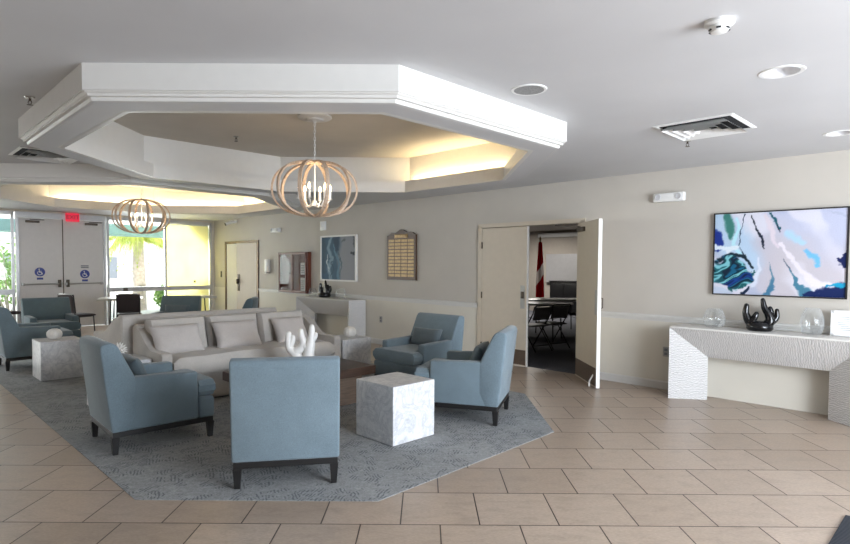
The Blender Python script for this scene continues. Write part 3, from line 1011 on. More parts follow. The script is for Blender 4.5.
# ------------------------------------------------------------------ armchairs
def make_armchair(label, fab='chair_blue'):
    r = thing('armchair', label, 'armchair', (0, 0, 0), 0)
    for sx in (-1, 1):
        for sy in (-1, 1):
            bm = bmesh.new(); box(bm, (sx * .315, -.365 if sy < 0 else .375, .068), (.056, .056, .136), .003, 1, (0, 0, 0), .66)
            obj('leg', bm, 'black_wood', r, 0)
    bm = bmesh.new(); box(bm, (0, .005, .155), (.68, .78, .042), .004)
    obj('base_rail', bm, 'black_wood', r, 0)
    bm = bmesh.new(); box(bm, (0, .03, .262), (.59, .66, .178), .015, 2); box(bm, (0, -.33, .262), (.69, .135, .178), .022, 3)
    obj('seat_base', bm, fab, r)
    for sx in (-1, 1):
        bm = bmesh.new()
        profile_x(bm, [(-.262, .176), (.36, .176), (.36, .595), (.12, .588), (-.255, .578)], -.05, .05, .020, 3)
        bm.transform(Matrix.Translation((sx * .30, 0, 0)))
        obj('arm', bm, fab, r)
    bm = bmesh.new()
    profile_x(bm, [(.22, .30), (.22, .56), (.245, .62), (.345, .83), (.368, .862), (.41, .876), (.468, .862), (.478, .83), (.452, .60), (.402, .176), (.28, .176)], -.352, .352, .018, 3)
    obj('backrest', bm, fab, r)
    bm = bmesh.new(); cushion(bm, (0, -.06, .428), (.495, .62, .155), .72, (0, 0, 0), 12, pinch=.01, pw=8)
    cushion(bm, (0, -.335, .425), (.685, .145, .15), .62, (0, 0, 0), 12, pinch=.0, pw=8)
    obj('seat_cushion', bm, fab, r)
    return r
def face_at(fx, fy): return face(fx, fy)
a0 = make_armchair('blue armchair standing apart at the rug edge, its arm side towards the camera and marble ball table behind')
G = 'blue grey upholstered armchairs'
a0['group'] = G
a1 = make_armchair('blue grey armchair darkened as if backlit', 'chair_blue_shaded')
a1['group'] = G
chairs = [
    ((-2.33, 4.824), (.735, .678), 'blue armchair in side view, turned to the right, in front of the spiky white ornament'),
    ((-.994, 4.125), (-.19, .98), 'blue armchair seen squarely from behind, its back hiding the coffee table'),
    ((.396, 5.62), (-.955, .297), 'blue armchair just right of the marble cube, facing left with its back to the door'),
    ((-.09, 6.80), (-.68, -.73), 'blue armchair facing the camera near the wall, beyond the marble cube'),
    ((-5.657, 8.19), (.707, .707), 'blue armchair cut by the left photo edge behind the table with the ribbed ball'),
    ((-6.34, 9.6), (.707, -.707), 'grey blue armchair darkened as if backlit, facing the camera in front of the exit doors'),
    ((-4.62, 10.4), (0.05, -1), 'blue grey armchair darkened as if backlit, showing only its back above the sofa, against the yellow shade'),
    ((-3.55, 10.25), (-1, -.15), 'blue grey armchair darkened as if backlit, its top showing above the sofa before the small pair of doors'),
]
CH = []
RUG = .005
for i, (p, f, lb) in enumerate(chairs):
    if i == 0:
        a0.location = (*p, RUG); a0.rotation_euler = (0, 0, face(*f)); a0['label'] = lb; CH.append(a0)
    elif i == 5:
        a1.location = (*p, RUG); a1.rotation_euler = (0, 0, face(*f)); a1['label'] = lb; CH.append(a1)
    else:
        CH.append(dup(a1 if i > 5 else a0, (*p, RUG), face(*f), lb, G))
def chair_pt(i, lx, ly, lz):
    (px, py), f, _ = chairs[i]
    a = face(*f)
    return (px + lx * math.cos(a) - ly * math.sin(a), py + lx * math.sin(a) + ly * math.cos(a), lz)
def lumbar(i, label):
    bm = bmesh.new(); cushion(bm, (0, 0, 0), (.46, .22, .11), .22, (0, 0, 0), 12, .006, i)
    bm.transform(Matrix.Rotation(math.radians(68), 4, 'X'))
    o = obj('lumbar_pillow', bm, 'pillow_grey', None, 60, chair_pt(i, 0, .155, .612), face(*chairs[i][1]))
    tag(o, label, 'pillow', 'slate lumbar pillows on the armchairs')
lumbar(0, 'slate pillow in the side-view armchair turned to the right')
lumbar(2, 'slate pillow leaning in the armchair right of the marble cube')
lumbar(3, 'slate rectangular pillow in the armchair facing the camera near the wall')
lumbar(6, 'slate pillow in the darkened armchair against the yellow shade')

# ------------------------------------------------------------------ sofas
def make_sofa(label, L, dep, hb, ha, loc, rz, cushions=True):
    """front along -y; origin at the middle of the footprint"""
    r = thing('sofa', label, 'sofa', loc, rz)
    y0, y1 = -dep / 2, dep / 2
    bm = bmesh.new(); box(bm, (0, .02, .165), (L - .04, dep - .09, .29), .012, 2); obj('skirt_base', bm, 'sofa', r)
    bm = bmesh.new()
    profile_x(bm, [(y1 - .22, .30), (y1 - .17, hb - .04), (y1 - .14, hb - .005), (y1 - .03, hb), (y1, hb - .03), (y1, .30)], -L / 2 + .01, L / 2 - .01, .015, 3)
    obj('back_frame', bm, 'sofa', r)
    for s_ in (-1, 1):
        bm = bmesh.new()
        top = []
        for k in range(11):
            f = k / 10
            yy = y0 + .30 + (y1 - .10 - (y0 + .30)) * f
            top.append((yy, ha + (hb - .02 - ha) * (f * f * (3 - 2 * f))))
        profile_x(bm, [(y1 - .02, .02), (y0 + .01, .02), (y0, ha - .03), (y0 + .03, ha)] + top[::1] + [(y1 - .02, hb - .02)], -.055, .055, .012, 2)
        bm.transform(Matrix.Translation((s_ * (L / 2 - .055), 0, 0)))
        obj('arm', bm, 'sofa', r)
    if cushions:
        bm = bmesh.new(); cushion(bm, (0, -.13, .415), (L - .23, dep - .22, .20), .78, (0, 0, 0), 16, .012, 3, .004, 10)
        obj('seat_cushion', bm, 'sofa', r)
        w = (L - .24) / 3
        for k in range(3):
            bm = bmesh.new(); cushion(bm, ((k - 1) * w - .05, y1 - .25, .65), (w - .015, .44, .20), .55, (math.radians(76), 0, 0), 12, .010, k + 5, .01, 6)
            obj('back_cushion', bm, 'sofa', r)
    return r
S_A, S_B = 3.06, 6.24
L1 = (S_B - S_A) / R2
sofa_c = SD((S_A + S_B) / 2, (8.4 + 9.66) / 2)
HS = face(1, -1)
make_sofa('long greige sofa with three loose pillows facing the coffee table', L1, .89, .80, .565, sofa_c, HS)
L2 = (5.72 - 2.93) / R2
make_sofa('greige sofa standing back to back behind the pillowed sofa, only its back and arm showing', L2, 1.08, .90, .64, SD((2.93 + 5.72) / 2, 9.74 + .54 * R2), HS + PI)
def sofa_local(lx, ly, lz):
    return (sofa_c[0] + lx * math.cos(HS) - ly * math.sin(HS), sofa_c[1] + lx * math.sin(HS) + ly * math.cos(HS), lz)
for k, (lx, sx_, rz, lb) in enumerate(((-.80, .56, .06, 'pale throw pillow at the sofa end beside the side-view armchair'),
                           (-.10, .56, -.04, 'pale throw pillow in the middle of the long sofa'),
                           (.62, .46, .05, 'pale throw pillow at the sofa end behind the white coral sculpture'))):
    bm = bmesh.new(); cushion(bm, (0, 0, 0), (sx_, .36, .17), .12, (0, 0, 0), 14, .012, k * 3 + 2, .07)
    bm.transform(Matrix.Rotation(math.radians(60), 4, 'X'))
    o = obj('throw_pillow', bm, 'pillow_sofa', None, 60, sofa_local(lx, -.03, .645), HS + rz)
    tag(o, lb, 'pillow', 'pale throw pillows on the sofa')

# ------------------------------------------------------------------ marble cube tables
def cube_table(s_, d_, label):
    o = bpy.data.objects.new('marble_cube_table', cube_mesh); col.objects.link(o)
    o.location = SD(s_, d_, .005); o.rotation_euler = (0, 0, PI / 4 + random.choice((0, 1, 2)) * PI / 2)
    return tag(o, label, 'side table', 'marble cube side tables')
bm = bmesh.new(); box(bm, (0, 0, .2455), (.484, .484, .487), .003, 1); box(bm, (0, 0, .004), (.46, .46, .008))
tmp = obj('marble_cube_table', bm, 'marble', None, 0); cube_mesh = tmp.data; bpy.data.objects.remove(tmp)
cube_table((-.253 + 4.573) + .343, (4.573 + .253) + .343, 'white veined marble cube table standing bare in front of the coffee table')
cube_table(2.24 + .343, 11.81 + .343, 'marble cube table carrying the white ribbed ball, behind the side-view armchair')
cube_table(2.69, 9.06, 'marble cube table at the sofa arm carrying the spiky white ornament')
cube_table(6.70, 8.86, 'marble cube table at the far sofa arm, before the mantel console')

# ribbed balls
bm = bmesh.new()
lathe(bm, [(0, 0), (.03, .0), (.06, .012), (.08, .04), (.086, .07), (.08, .10), (.06, .128), (.03, .142), (.008, .14), (0, .136)], 72, flute=.05, nf=12)
o = obj('ribbed_ball', bm, 'white_matte', None, 60, SD(2.52, 12.12, .494)); tag(o, 'white ribbed ball on the marble table near the left photo edge', 'ornament', 'white ribbed balls')
o2 = o.copy(); col.objects.link(o2); o2.location = SD(6.74, 8.80, .494); o2['label'] = 'white ribbed ball on the marble table beside the mantel console'
# spiky star
bm = bmesh.new()
lathe(bm, [(0, -.035), (.025, -.025), (.035, 0), (.025, .025), (0, .035)], 16)
for k in range(46):
    z = 1 - 2 * (k + .5) / 46; a = k * 2.399963
    d = Vector((math.sqrt(1 - z * z) * math.cos(a), math.sqrt(1 - z * z) * math.sin(a), z))
    tube(bm, [d * .02, d * .055, d * .085], [.013, .010, .003], 6)
o = obj('spiky_ornament', bm, 'white_matte', None, 60, SD(2.70, 9.10, .494 + .085)); tag(o, 'spiky white urchin ornament on a marble table behind the side-view armchair', 'ornament')

# ------------------------------------------------------------------ coffee table + coral
ct_s, ct_d = (3.64 + 5.57) / 2, (6.62 + 7.72) / 2
ct = thing('coffee_table', 'low dark wood coffee table mostly hidden behind the armchair in the middle', 'coffee table', SD(ct_s, ct_d, .005), HS)
bm = bmesh.new(); box(bm, (0, 0, .355), (1.365, .775, .09), .006); obj('tabletop', bm, 'coffee_wood', ct, 0)
for s_ in (-1, 1):
    bm = bmesh.new(); box(bm, (s_ * .40, 0, .155), (.34, .58, .31), .006); obj('pedestal', bm, 'coffee_leg', ct, 0)

def coral(name, mat, loc, rz, label, paths, base_pts, cat='sculpture', th=1.0):
    r = thing(name, label, cat, loc, rz)
    bm = bmesh.new()
    for p, rr in paths: 
        P = [Vector(q) for q in p]
        # smooth the polyline
        out, ro = [], []
        for i in range(len(P) - 1):
            p0, p1, p2, p3 = P[max(0, i - 1)], P[i], P[i + 1], P[min(len(P) - 1, i + 2)]
            for k in range(5):
                t_ = k / 5
                out.append(.5 * ((2 * p1) + (-p0 + p2) * t_ + (2 * p0 - 5 * p1 + 4 * p2 - p3) * t_ ** 2 + (-p0 + 3 * p1 - 3 * p2 + p3) * t_ ** 3))
                ro.append(rr[i] + (rr[i + 1] - rr[i]) * t_)
        out.append(P[-1]); ro.append(rr[-1])
        d = (out[-1] - out[-2]).normalized()
        out += [out[-1] + d * ro[-1] * .6, out[-1] + d * ro[-1] * .95]; ro += [ro[-1] * .8, ro[-1] * .25]
        tube(bm, out, [q * th for q in ro], 12)
    obj('branches', bm, mat, r, 80)
    bm = bmesh.new(); lathe(bm, base_pts, 28); obj('foot', bm, mat, r, 60)
    return r
# white coral: one trunk, U-shaped fork
coral('coral_sculpture', 'white_matte', (-1.325, 6.08, .405), 0, 'white branching coral sculpture on the coffee table above the armchair back', [
    ([(-.03, 0, .03), (-.06, 0, .11), (-.125, 0, .17), (-.142, 0, .25), (-.140, 0, .34)], [.05, .046, .036, .030, .024]),
    ([(-.125, 0, .20), (-.10, .0, .26), (-.095, 0, .305)], [.03, .026, .021]),
    ([(-.07, 0, .13), (-.005, 0, .18), (.02, 0, .24), (.0, 0, .30), (-.008, 0, .37)], [.042, .038, .036, .030, .024]),
    ([(.07, 0, .02), (.075, 0, .12), (.09, 0, .22), (.105, 0, .30), (.110, 0, .42)], [.056, .052, .046, .036, .022]),
    ([(.095, 0, .25), (.135, 0, .30), (.148, 0, .335)], [.036, .028, .022]),
    ([(.08, 0, .17), (.03, 0, .225)], [.046, .036]),
], [(0, 0), (.13, 0), (.135, .02), (.11, .045), (.06, .06), (0, .065)], th=1.18)

# ------------------------------------------------------------------ mantel consoles
def make_console(label, u):
    r = thing('mantel_console', label, 'console table', W(u), WR, 'rippled white mantel consoles')
    a, h, n0, nb = .90, .82, .43, .03      # half length, height, front, back
    ai, hi, ni = .56, .48, .20             # the inner opening
    def quadmesh(polys):
        bm = bmesh.new()
        for p in polys: bm.faces.new([bm.verts.new(q) for q in p])
        bmesh.ops.remove_doubles(bm, verts=bm.verts, dist=1e-5)
        bmesh.ops.recalc_face_normals(bm, faces=bm.faces)
        return bm
    F, I, Bk = -n0, -ni, -nb
    # left and right legs: solids bounded by the outer end, the splayed inner face, the reveal and the back
    for s_ in (-1, 1):
        o_, i_ = s_ * a, s_ * ai
        j_ = s_ * (ai + .17)
        lo = [(o_, F, 0), (i_, I, 0), (j_, Bk, 0), (o_, Bk, 0)]
        hi_ = [(o_, F, h - .02), (i_, I, hi), (j_, Bk, hi + .17), (o_, Bk, h - .02)]
        polys = [lo, hi_] + [[lo[k], lo[(k + 1) % 4], hi_[(k + 1) % 4], hi_[k]] for k in range(4)]
        obj('leg', quadmesh(polys), 'ripple_h', r, 0)
    # apron: sloping face from the front top edge in and down to the opening
    L_ = [(-a, F, h - .02), (-ai, I, hi), (-ai - .17, Bk, hi + .17), (-a, Bk, h - .02)]
    R_ = [(-x, y, z) for x, y, z in L_]
    polys = [L_, R_] + [[L_[k], L_[(k + 1) % 4], R_[(k + 1) % 4], R_[k]] for k in range(4)]
    obj('apron', quadmesh(polys), 'ripple_v', r, 0)
    bm = bmesh.new(); box(bm, (0, (F + Bk) / 2, h - .01), (2 * a, n0 - nb, .02), .002, 1); obj('top', bm, 'smooth_plaster', r, 0)
    return r
U_C1, U_C2 = -1.655, -9.37
mc = make_console('rippled white mantel console beneath the big blue painting', U_C1)
dup(mc, W(U_C2), WR, 'white mantel console at the back wall beneath the smaller blue grey painting')

def vase(label, u, n, rad, h, grp='round glass vases on the painting console'):
    bm = bmesh.new()
    prof = []
    for k in range(13):
        f = k / 12
        prof.append((rad * (.55 + .45 * math.sin(PI * min(1, .12 + f * .86)) ** .8), h * f))
    inner = [(p[0] - .006, max(p[1], .012)) for p in prof][::-1]
    lathe(bm, [(0, 0)] + prof + inner + [(0, .012)], 36, flute=.03, nf=12)
    o = obj('glass_vase', bm, 'vase_glass', None, 50, W(u, n, .82)); tag(o, label, 'vase', grp)
vase('round clear glass vase on the console end nearest the open door', -2.18, .14, .108, .205)
vase('tall clear glass vase between the black coral and the white picture frame', -1.26, .15, .100, .265)
vase('small clear glass vase left of the black coral on the back wall console', -10.05, .17, .09, .17, 'glass vases on the back wall console')
vase('small clear glass vase right of the black coral on the back wall console', -9.1, .15, .10, .20, 'glass vases on the back wall console')
BC = [
    ([(-.04, 0, .04), (-.10, 0, .10), (-.130, 0, .18), (-.126, .0, .26)], [.055, .046, .034, .026]),
    ([(-.08, -.02, .08), (-.05, -.03, .14), (-.034, -.03, .18)], [.042, .032, .024]),
    ([(.04, 0, .04), (.09, 0, .10), (.08, 0, .17), (.04, 0, .24), (.022, 0, .325)], [.055, .05, .042, .032, .022]),
    ([(.085, 0, .13), (.10, .01, .18), (.092, .01, .24)], [.04, .03, .022]),
    ([(.09, .01, .08), (.15, .02, .14), (.152, .02, .22)], [.04, .028, .020]),
]
FT = [(0, 0), (.105, 0), (.126, .02), (.124, .07), (.08, .10), (0, .105)]
bc = coral('coral_sculpture', 'black_gloss', W(-1.72, .17, .82), WR + .3, 'glossy black coral sculpture on the console beneath the big painting', BC, FT)
bc2 = dup(bc, W(-9.62, .17, .82), WR + .1, 'black coral sculpture on the back wall console between two glass vases')

pf = thing('picture_frame', 'white photo frame with a printed certificate at the right end of the console', 'frame', W(-.98, .13, .823), WR + .15)
Mt = Matrix.Rotation(math.radians(-10), 4, 'X')
def tl(bm): bm.transform(Mt); return bm
bm = bmesh.new()
for s_ in (-1, 1): box(bm, (s_ * .115, 0, .125), (.03, .018, .25), .002)
box(bm, (0, 0, .015), (.25, .018, .03), .002); box(bm, (0, 0, .235), (.25, .018, .03), .002)
obj('frame_border', tl(bm), 'white_plastic', pf, 0)
bm = B(((0, .003, .125), (.21, .004, .20))); sht = obj('certificate', tl(bm), 'paper', pf, 0)
bm = bmesh.new()
for k in range(8): box(bm, (0, -.0005, .06 + k * .018), ((.13, .15, .10, .14, .15, .12, .08, .14)[k], .002, .005))
obj('print_lines', tl(bm), 'ink', sht, 0)
bm = bmesh.new(); box(bm, (0, .0895, .10), (.05, .004, .205), 0, 1, (math.radians(23), 0, 0)); obj('easel_back', bm, 'black_plastic', pf, 0)

# ------------------------------------------------------------------ paintings
def smooth(a, b, x):
    t = max(0, min(1, (x - a) / (b - a))); return t * t * (3 - 2 * t)
def seg_d(p, a, b):
    ax, ay = a; bx, by = b
    dx, dy = bx - ax, by - ay
    t = max(0, min(1, ((p[0] - ax) * dx + (p[1] - ay) * dy) / (dx * dx + dy * dy + 1e-9)))
    return math.hypot(p[0] - ax - t * dx, p[1] - ay - t * dy), t
def canvas_mesh(w, h, nx, ny, fn):
    me = bpy.data.meshes.new('canvas')
    vs = [(-w / 2 + w * i / nx, 0, -h / 2 + h * j / ny) for j in range(ny + 1) for i in range(nx + 1)]
    fs = [(j * (nx + 1) + i, j * (nx + 1) + i + 1, (j + 1) * (nx + 1) + i + 1, (j + 1) * (nx + 1) + i) for j in range(ny) for i in range(nx)]
    me.from_pydata(vs, [], fs)
    at = me.color_attributes.new('pigment', 'FLOAT_COLOR', 'POINT')
    data = []
    for j in range(ny + 1):
        for i in range(nx + 1):
            data += [*lin(fn(i / nx, j / ny)), 1]
    at.data.foreach_set('color', data)
    return me
def m_canvas():
    t = NT('painted_canvas')
    a = t.n('ShaderNodeVertexColor', layer_name='pigment')
    f = t.noise(t.coord(), 90, 3, .6)
    t.base(t.mix(1.0, a.outputs['Color'], t.ramp(f, [(.3, (.94,) * 3), (.7, (1.05,) * 3)]), 'MULTIPLY'))
    t.p(Roughness=.6); t.b.inputs['Specular IOR Level'].default_value = .2; t.bump(f, .15, .002)
    return t.m
MT['canvas'] = m_canvas()
def mixc(a, b, f): return tuple(x + (y - x) * f for x, y in zip(a, b))
def nz(x, y, s_=0): return noise.noise(Vector((x, y, s_)))
ASP = 1.24 / .91
def strokes_eval(c, x, y, S):
    for pts, w, colr, soft, amp, fq in S:
        k1, k2 = w * 37 + colr[0] * .1, w * 53 + 9 + colr[2] * .1
        ox = x + amp * (nz(x * fq, y * fq, k1) + .55 * nz(x * fq * 2.6, y * fq * 2.6, k1 + 5) + .3 * nz(x * fq * 6, y * fq * 6, k1 + 8))
        oy = y + amp * (nz(x * fq, y * fq, k2) + .55 * nz(x * fq * 2.6, y * fq * 2.6, k2 + 5) + .3 * nz(x * fq * 6, y * fq * 6, k2 + 8))
        best = 9
        n_ = max(1, len(pts) - 1)
        for i in range(n_):
            a = pts[i]; b = pts[min(i + 1, len(pts) - 1)]
            d, t = seg_d((ox, oy), a[:2], b[:2])
            wa = a[2] if len(a) > 2 else w; wb = b[2] if len(b) > 2 else w
            best = min(best, d / (wa + (wb - wa) * t))
        c = mixc(c, colr, 1 - smooth(1 - soft, 1 + soft * .4, best))
    return c
A = ASP
S1 = [
    ([(.0, .9), (.35, .45)], .22, (176, 198, 220), .5, .05, 4),
    ([(.14, 1.0, .045), (.17, .84, .06), (.19, .70, .035)], .05, (62, 122, 114), .5, .02, 9),
    ([(.24, .95, .012), (.27, .82, .02), (.22, .62, .03), (.30, .50, .02)], .02, (178, 220, 232), .4, .02, 8),
    ([(.34, .98), (.30, .80), (.28, .60), (.34, .48)], .006, (30, 52, 80), .5, .02, 9),
    ([(.0, .72, .09), (.03, .60, .07)], .08, (30, 52, 134), .3, .03, 10),
    ([(.06, .42, .03), (.20, .50, .03), (.36, .46, .02), (.44, .32, .014)], .02, (18, 36, 48), .4, .02, 8),
    ([(.02, .60, .03), (.14, .54, .035), (.26, .58, .02)], .03, (214, 224, 234), .4, .03, 8),
    ([(.02, .05, .06), (.18, .0, .05)], .05, (190, 200, 218), .4, .03, 8),
    ([(.20, .06, .03), (.34, .12, .03), (.44, .26, .016)], .02, (24, 88, 92), .4, .04, 10),
    ([(.34, .0, .03), (.40, .08, .02)], .02, (22, 40, 66), .4, .03, 10),
    ([(.44, .12, .04), (.52, .30, .02), (.50, .46, .012)], .02, (206, 212, 226), .6, .02, 7),
    ([(.56, .98, .02), (.62, .80, .04), (.70, .58, .02)], .03, (214, 204, 214), .7, .03, 7),
    ([(.41, .97, .008), (.47, .80, .010), (.52, .70, .018), (.555, .56, .008)], .01, (24, 34, 52), .4, .015, 14),
    ([(.60, 1.0, .010), (.66, .90, .018), (.73, .78, .006)], .01, (20, 84, 100), .4, .02, 12),
    ([(.68, .84), (.72, .76)], .006, (26, 44, 66), .4, .01, 12),
    ([(.62, .40, .004), (.66, .22, .014), (.62, .06, .02)], .01, (88, 130, 152), .5, .02, 10),
    ([(.66, .16, .02), (.60, .0, .05)], .03, (70, 118, 148), .4, .04, 9),
    ([(.76, .44, .004), (.84, .28, .01)], .008, (60, 80, 104), .5, .01, 10),
    ([(.74, .62, .02), (.86, .40, .03), (1.06, .16, .05), (1.24, .12, .03)], .03, (224, 218, 228), .6, .03, 7),
    ([(.84, .30, .01), (.90, .14, .04), (1.0, .04, .07)], .05, (70, 122, 146), .35, .04, 8),
    ([(.80, .72, .05), (.96, .62, .03)], .04, (170, 204, 226), .8, .03, 8),
    ([(.98, .54, .025), (1.06, .46, .04), (1.10, .36, .02)], .03, (112, 182, 226), .7, .03, 9),
    ([(1.0, .02, .04), (1.18, .01, .09), (1.38, .05, .10)], .08, (20, 36, 84), .25, .05, 9),
    ([(1.20, .14, .015), (1.36, .14, .03)], .02, (28, 150, 190), .4, .03, 10),
    ([(1.30, .44, .02), (1.36, .40, .06), (1.36, .50, .02)], .04, (24, 34, 84), .3, .04, 13),
    ([(1.20, .98, .01), (1.36, .90, .02)], .02, (176, 182, 204), .7, .03, 9),
]
def pal(t, cols):
    n = len(cols); t = (t % 1) * n; k = int(t) % n; f = smooth(.55, 1.0, t - int(t))
    return mixc(cols[k], cols[(k + 1) % n], f)
def paint1(u, v):
    x, y = u * A, v
    wx = x + .10 * nz(x * 3, y * 3, 1) + .04 * nz(x * 9, y * 9, 2)
    wy = y + .10 * nz(x * 3, y * 3, 5) + .04 * nz(x * 9, y * 9, 6)
    c = mixc((184, 186, 204), (194, 188, 196), smooth(.2, .55, u))
    c = mixc(c, (188, 192, 214), smooth(.35, .9, v + u * .5 - .35 + .12 * nz(x * 4, y * 4, 8)))
    band = nz(wx * 2.2 + wy * 1.4, (wy - wx) * .9, 3)
    c = mixc(c, (220, 218, 228), .75 * smooth(.05, .22, band) * smooth(1.15, .5, abs(x - .6)))
    c = mixc(c, (164, 176, 204), .5 * smooth(.18, .34, nz(wx * 3 + 7, wy * 2.2, 14)) * smooth(1.2, .5, x))
    c = strokes_eval(c, x, y, S1)
    dx, dy = (wx - .19) / .235, (wy - .285) / .225
    d = math.hypot(dx * .95 + dy * .2, dy - dx * .15) + .22 * nz(x * 6, y * 7, 30) + .1 * nz(x * 15, y * 15, 31)
    m = 1 - smooth(.90, 1.0, d)
    if m > 0:
        p_, o_ = (wx * .94 + wy * .34) * 2.6, (wy * .94 - wx * .34) * 9
        q = .42 + .75 * nz(p_, o_, 6) + .35 * nz(p_ * 2.2, o_ * 2.3, 7) + .16 * d
        c = mixc(c, pal(q, [(14, 30, 60), (16, 40, 96), (20, 64, 134), (18, 44, 104), (22, 92, 124), (14, 34, 52), (24, 78, 88), (120, 186, 196), (30, 96, 104), (16, 32, 46)]), m)
    return c
ar = thing('abstract_painting', 'large abstract painting in blue, teal and white on the wall above the rippled console', 'painting', W(-1.623, 0, 1.635), WR)
pw, ph = 1.24, .912
bm = bmesh.new()
for s_ in (-1, 1): box(bm, (s_ * (pw / 2 - .006), -.022, 0), (.012, .044, ph)); 
for s_ in (-1, 1): box(bm, (0, -.022, s_ * (ph / 2 - .006)), (pw, .044, .012))
obj('frame_border', bm, 'black_wood', ar, 0)
bm = bmesh.new(); box(bm, (0, -.016, 0), (pw - .024, .028, ph - .024)); obj('stretcher', bm, 'white_matte', ar, 0)
me = canvas_mesh(pw - .026, ph - .026, 190, 140, paint1); me.materials.append(MT['canvas'])
o = bpy.data.objects.new('canvas', me); col.objects.link(o); o.parent = ar; o.location = (0, -.034, 0)

S2 = [
    ([(.02, 1.0, .10), (.10, .6, .05), (.05, .2, .06)], .08, (70, 92, 108), .6, .05, 4),
    ([(.42, 1.0, .14), (.46, .72, .06)], .1, (62, 82, 100), .4, .04, 5),
    ([(.30, .98, .04), (.20, .75, .06), (.30, .50, .05), (.22, .25, .07), (.30, .0, .05)], .06, (128, 154, 170), .6, .05, 5),
    ([(.36, .80, .02), (.44, .60, .03), (.52, .40, .03), (.50, .15, .04), (.54, .0, .04)], .03, (100, 136, 154), .6, .04, 5),
    ([(.40, .55, .012), (.30, .40, .012), (.36, .20, .012), (.26, .05, .012)], .012, (62, 86, 102), .6, .04, 6),
    ([(.20, .60, .012), (.16, .40, .014), (.22, .20, .012)], .012, (196, 208, 214), .6, .04, 6),
    ([(.50, .62, .014), (.60, .40, .016), (.56, .10, .012)], .012, (84, 106, 118), .6, .04, 6),
    ([(.60, .86, .02), (.70, .92, .04)], .03, (108, 116, 120), .6, .04, 6),
    ([(.86, .62, .03), (.98, .60, .05)], .04, (66, 72, 78), .5, .04, 8),
    ([(.94, .95, .03), (.98, .7, .03)], .03, (98, 106, 110), .6, .04, 6),
]
def paint2(u, v):
    x, y = u, v
    c = mixc((72, 100, 120), (146, 149, 155), smooth(.44, .60, u + .06 * nz(x * 3, y * 3, 1)))
    return strokes_eval(c, x, y, S2)
cx_ = (-9.95 - 8.75) / 2
ar = thing('abstract_painting', 'smaller white framed abstract in grey blue swirls on the back part of the wall', 'painting', W(cx_, 0, 1.615), WR)
pw, ph = 1.20, .93
bm = bmesh.new()
for s_ in (-1, 1): box(bm, (s_ * (pw / 2 - .016), -.025, 0), (.032, .05, ph))
for s_ in (-1, 1): box(bm, (0, -.025, s_ * (ph / 2 - .016)), (pw, .05, .032))
obj('frame_border', bm, 'white_matte', ar, 0)
me = canvas_mesh(pw - .05, ph - .05, 80, 66, paint2); me.materials.append(MT['canvas'])
o = bpy.data.objects.new('canvas', me); col.objects.link(o); o.parent = ar; o.location = (0, -.03, 0)

# ------------------------------------------------------------------ honour board
hb = thing('honour_board', 'dark wood plaque board with rows of brass name plates and a carved crest', 'plaque', W(-7.46, .004, 1.62), WR)
w_, h_ = .74, .80
poly = [(-w_ / 2, -h_ / 2), (w_ / 2, -h_ / 2), (w_ / 2, h_ / 2)]
for k in range(17):
    f = k / 16
    x = w_ / 2 - .02 - (w_ - .04) * f
    poly.append((x, h_ / 2 + .085 * math.sin(PI * f) + .018 * math.sin(5 * PI * f)))
poly.append((-w_ / 2, h_ / 2))
bm = bmesh.new(); prism(bm, poly, 0, .04); bm.transform(Matrix.Rotation(PI / 2, 4, 'X'))
obj('backboard', bm, 'plaque_wood', hb, 0)
bm = bmesh.new(); cushion(bm, (0, -.045, h_ / 2 - .02), (.36, .07, .02), .4, (PI / 2, 0, 0)); obj('title_plate', bm, 'brass', hb)
for i in range(11):
    for j in range(4):
        if len([1 for _ in range(1)]) and i * 4 + j < 44:
            bm = B(((-.255 + .17 * j, -.043, .30 - .062 * i), (.15, .006, .045), .001)); obj('name_plate', bm, 'brass', hb, 0)

# ------------------------------------------------------------------ display case
dc = thing('display_case', 'wall mounted mahogany display cabinet with glass doors left of the back console', 'cabinet', W(-10.96, 0, 1.305), WR)
w_, h_, t_ = 1.20, .90, .09
bm = bmesh.new()
for s_ in (-1, 1): box(bm, (s_ * (w_ / 2 - .02), -t_ / 2, 0), (.04, t_, h_), .002); box(bm, (0, -t_ / 2, s_ * (h_ / 2 - .02)), (w_, t_, .04), .002)
box(bm, (0, -.006, 0), (w_ - .02, .012, h_ - .02)); obj('case_body', bm, 'case_wood', dc, 0)
for s_ in (-1, 1):
    bm = bmesh.new(); wx = w_ / 2 - .045
    for q in (-1, 1): box(bm, (s_ * (wx / 2 + .003) + q * (wx / 2 - .018), -t_ - .012, 0), (.036, .022, h_ - .03), .002)
    for q in (-1, 1): box(bm, (s_ * (wx / 2 + .003), -t_ - .012, q * (h_ / 2 - .035)), (wx, .022, .04), .002)
    df = obj('case_door', bm, 'case_wood', dc, 0)
    bm = B(((s_ * (wx / 2 + .003), -t_ - .012, 0), (wx - .07, .004, h_ - .09))); obj('glass_pane', bm, 'case_glass', df, 0)
bm = B(((0, -t_ / 2, -.05), (w_ - .08, t_ - .03, .012))); obj('shelf', bm, 'case_wood', dc, 0)
r = thing('trophy', 'slender silver trophy on the display cabinet shelf', 'trophy', W(-11.12, .045, 1.262), WR)
bm = bmesh.new(); lathe(bm, [(0, 0), (.04, 0), (.03, .03), (.012, .05), (.01, .12), (.02, .16), (.028, .24), (.024, .25), (0, .20)], 16); obj('cup', bm, 'metal', r)
bm = bmesh.new(); tube(bm, [(.02, 0, .17), (.055, 0, .2), (.026, 0, .24)], .005, 6); tube(bm, [(-.02, 0, .17), (-.055, 0, .2), (-.026, 0, .24)], .005, 6); obj('handle', bm, 'metal', r)
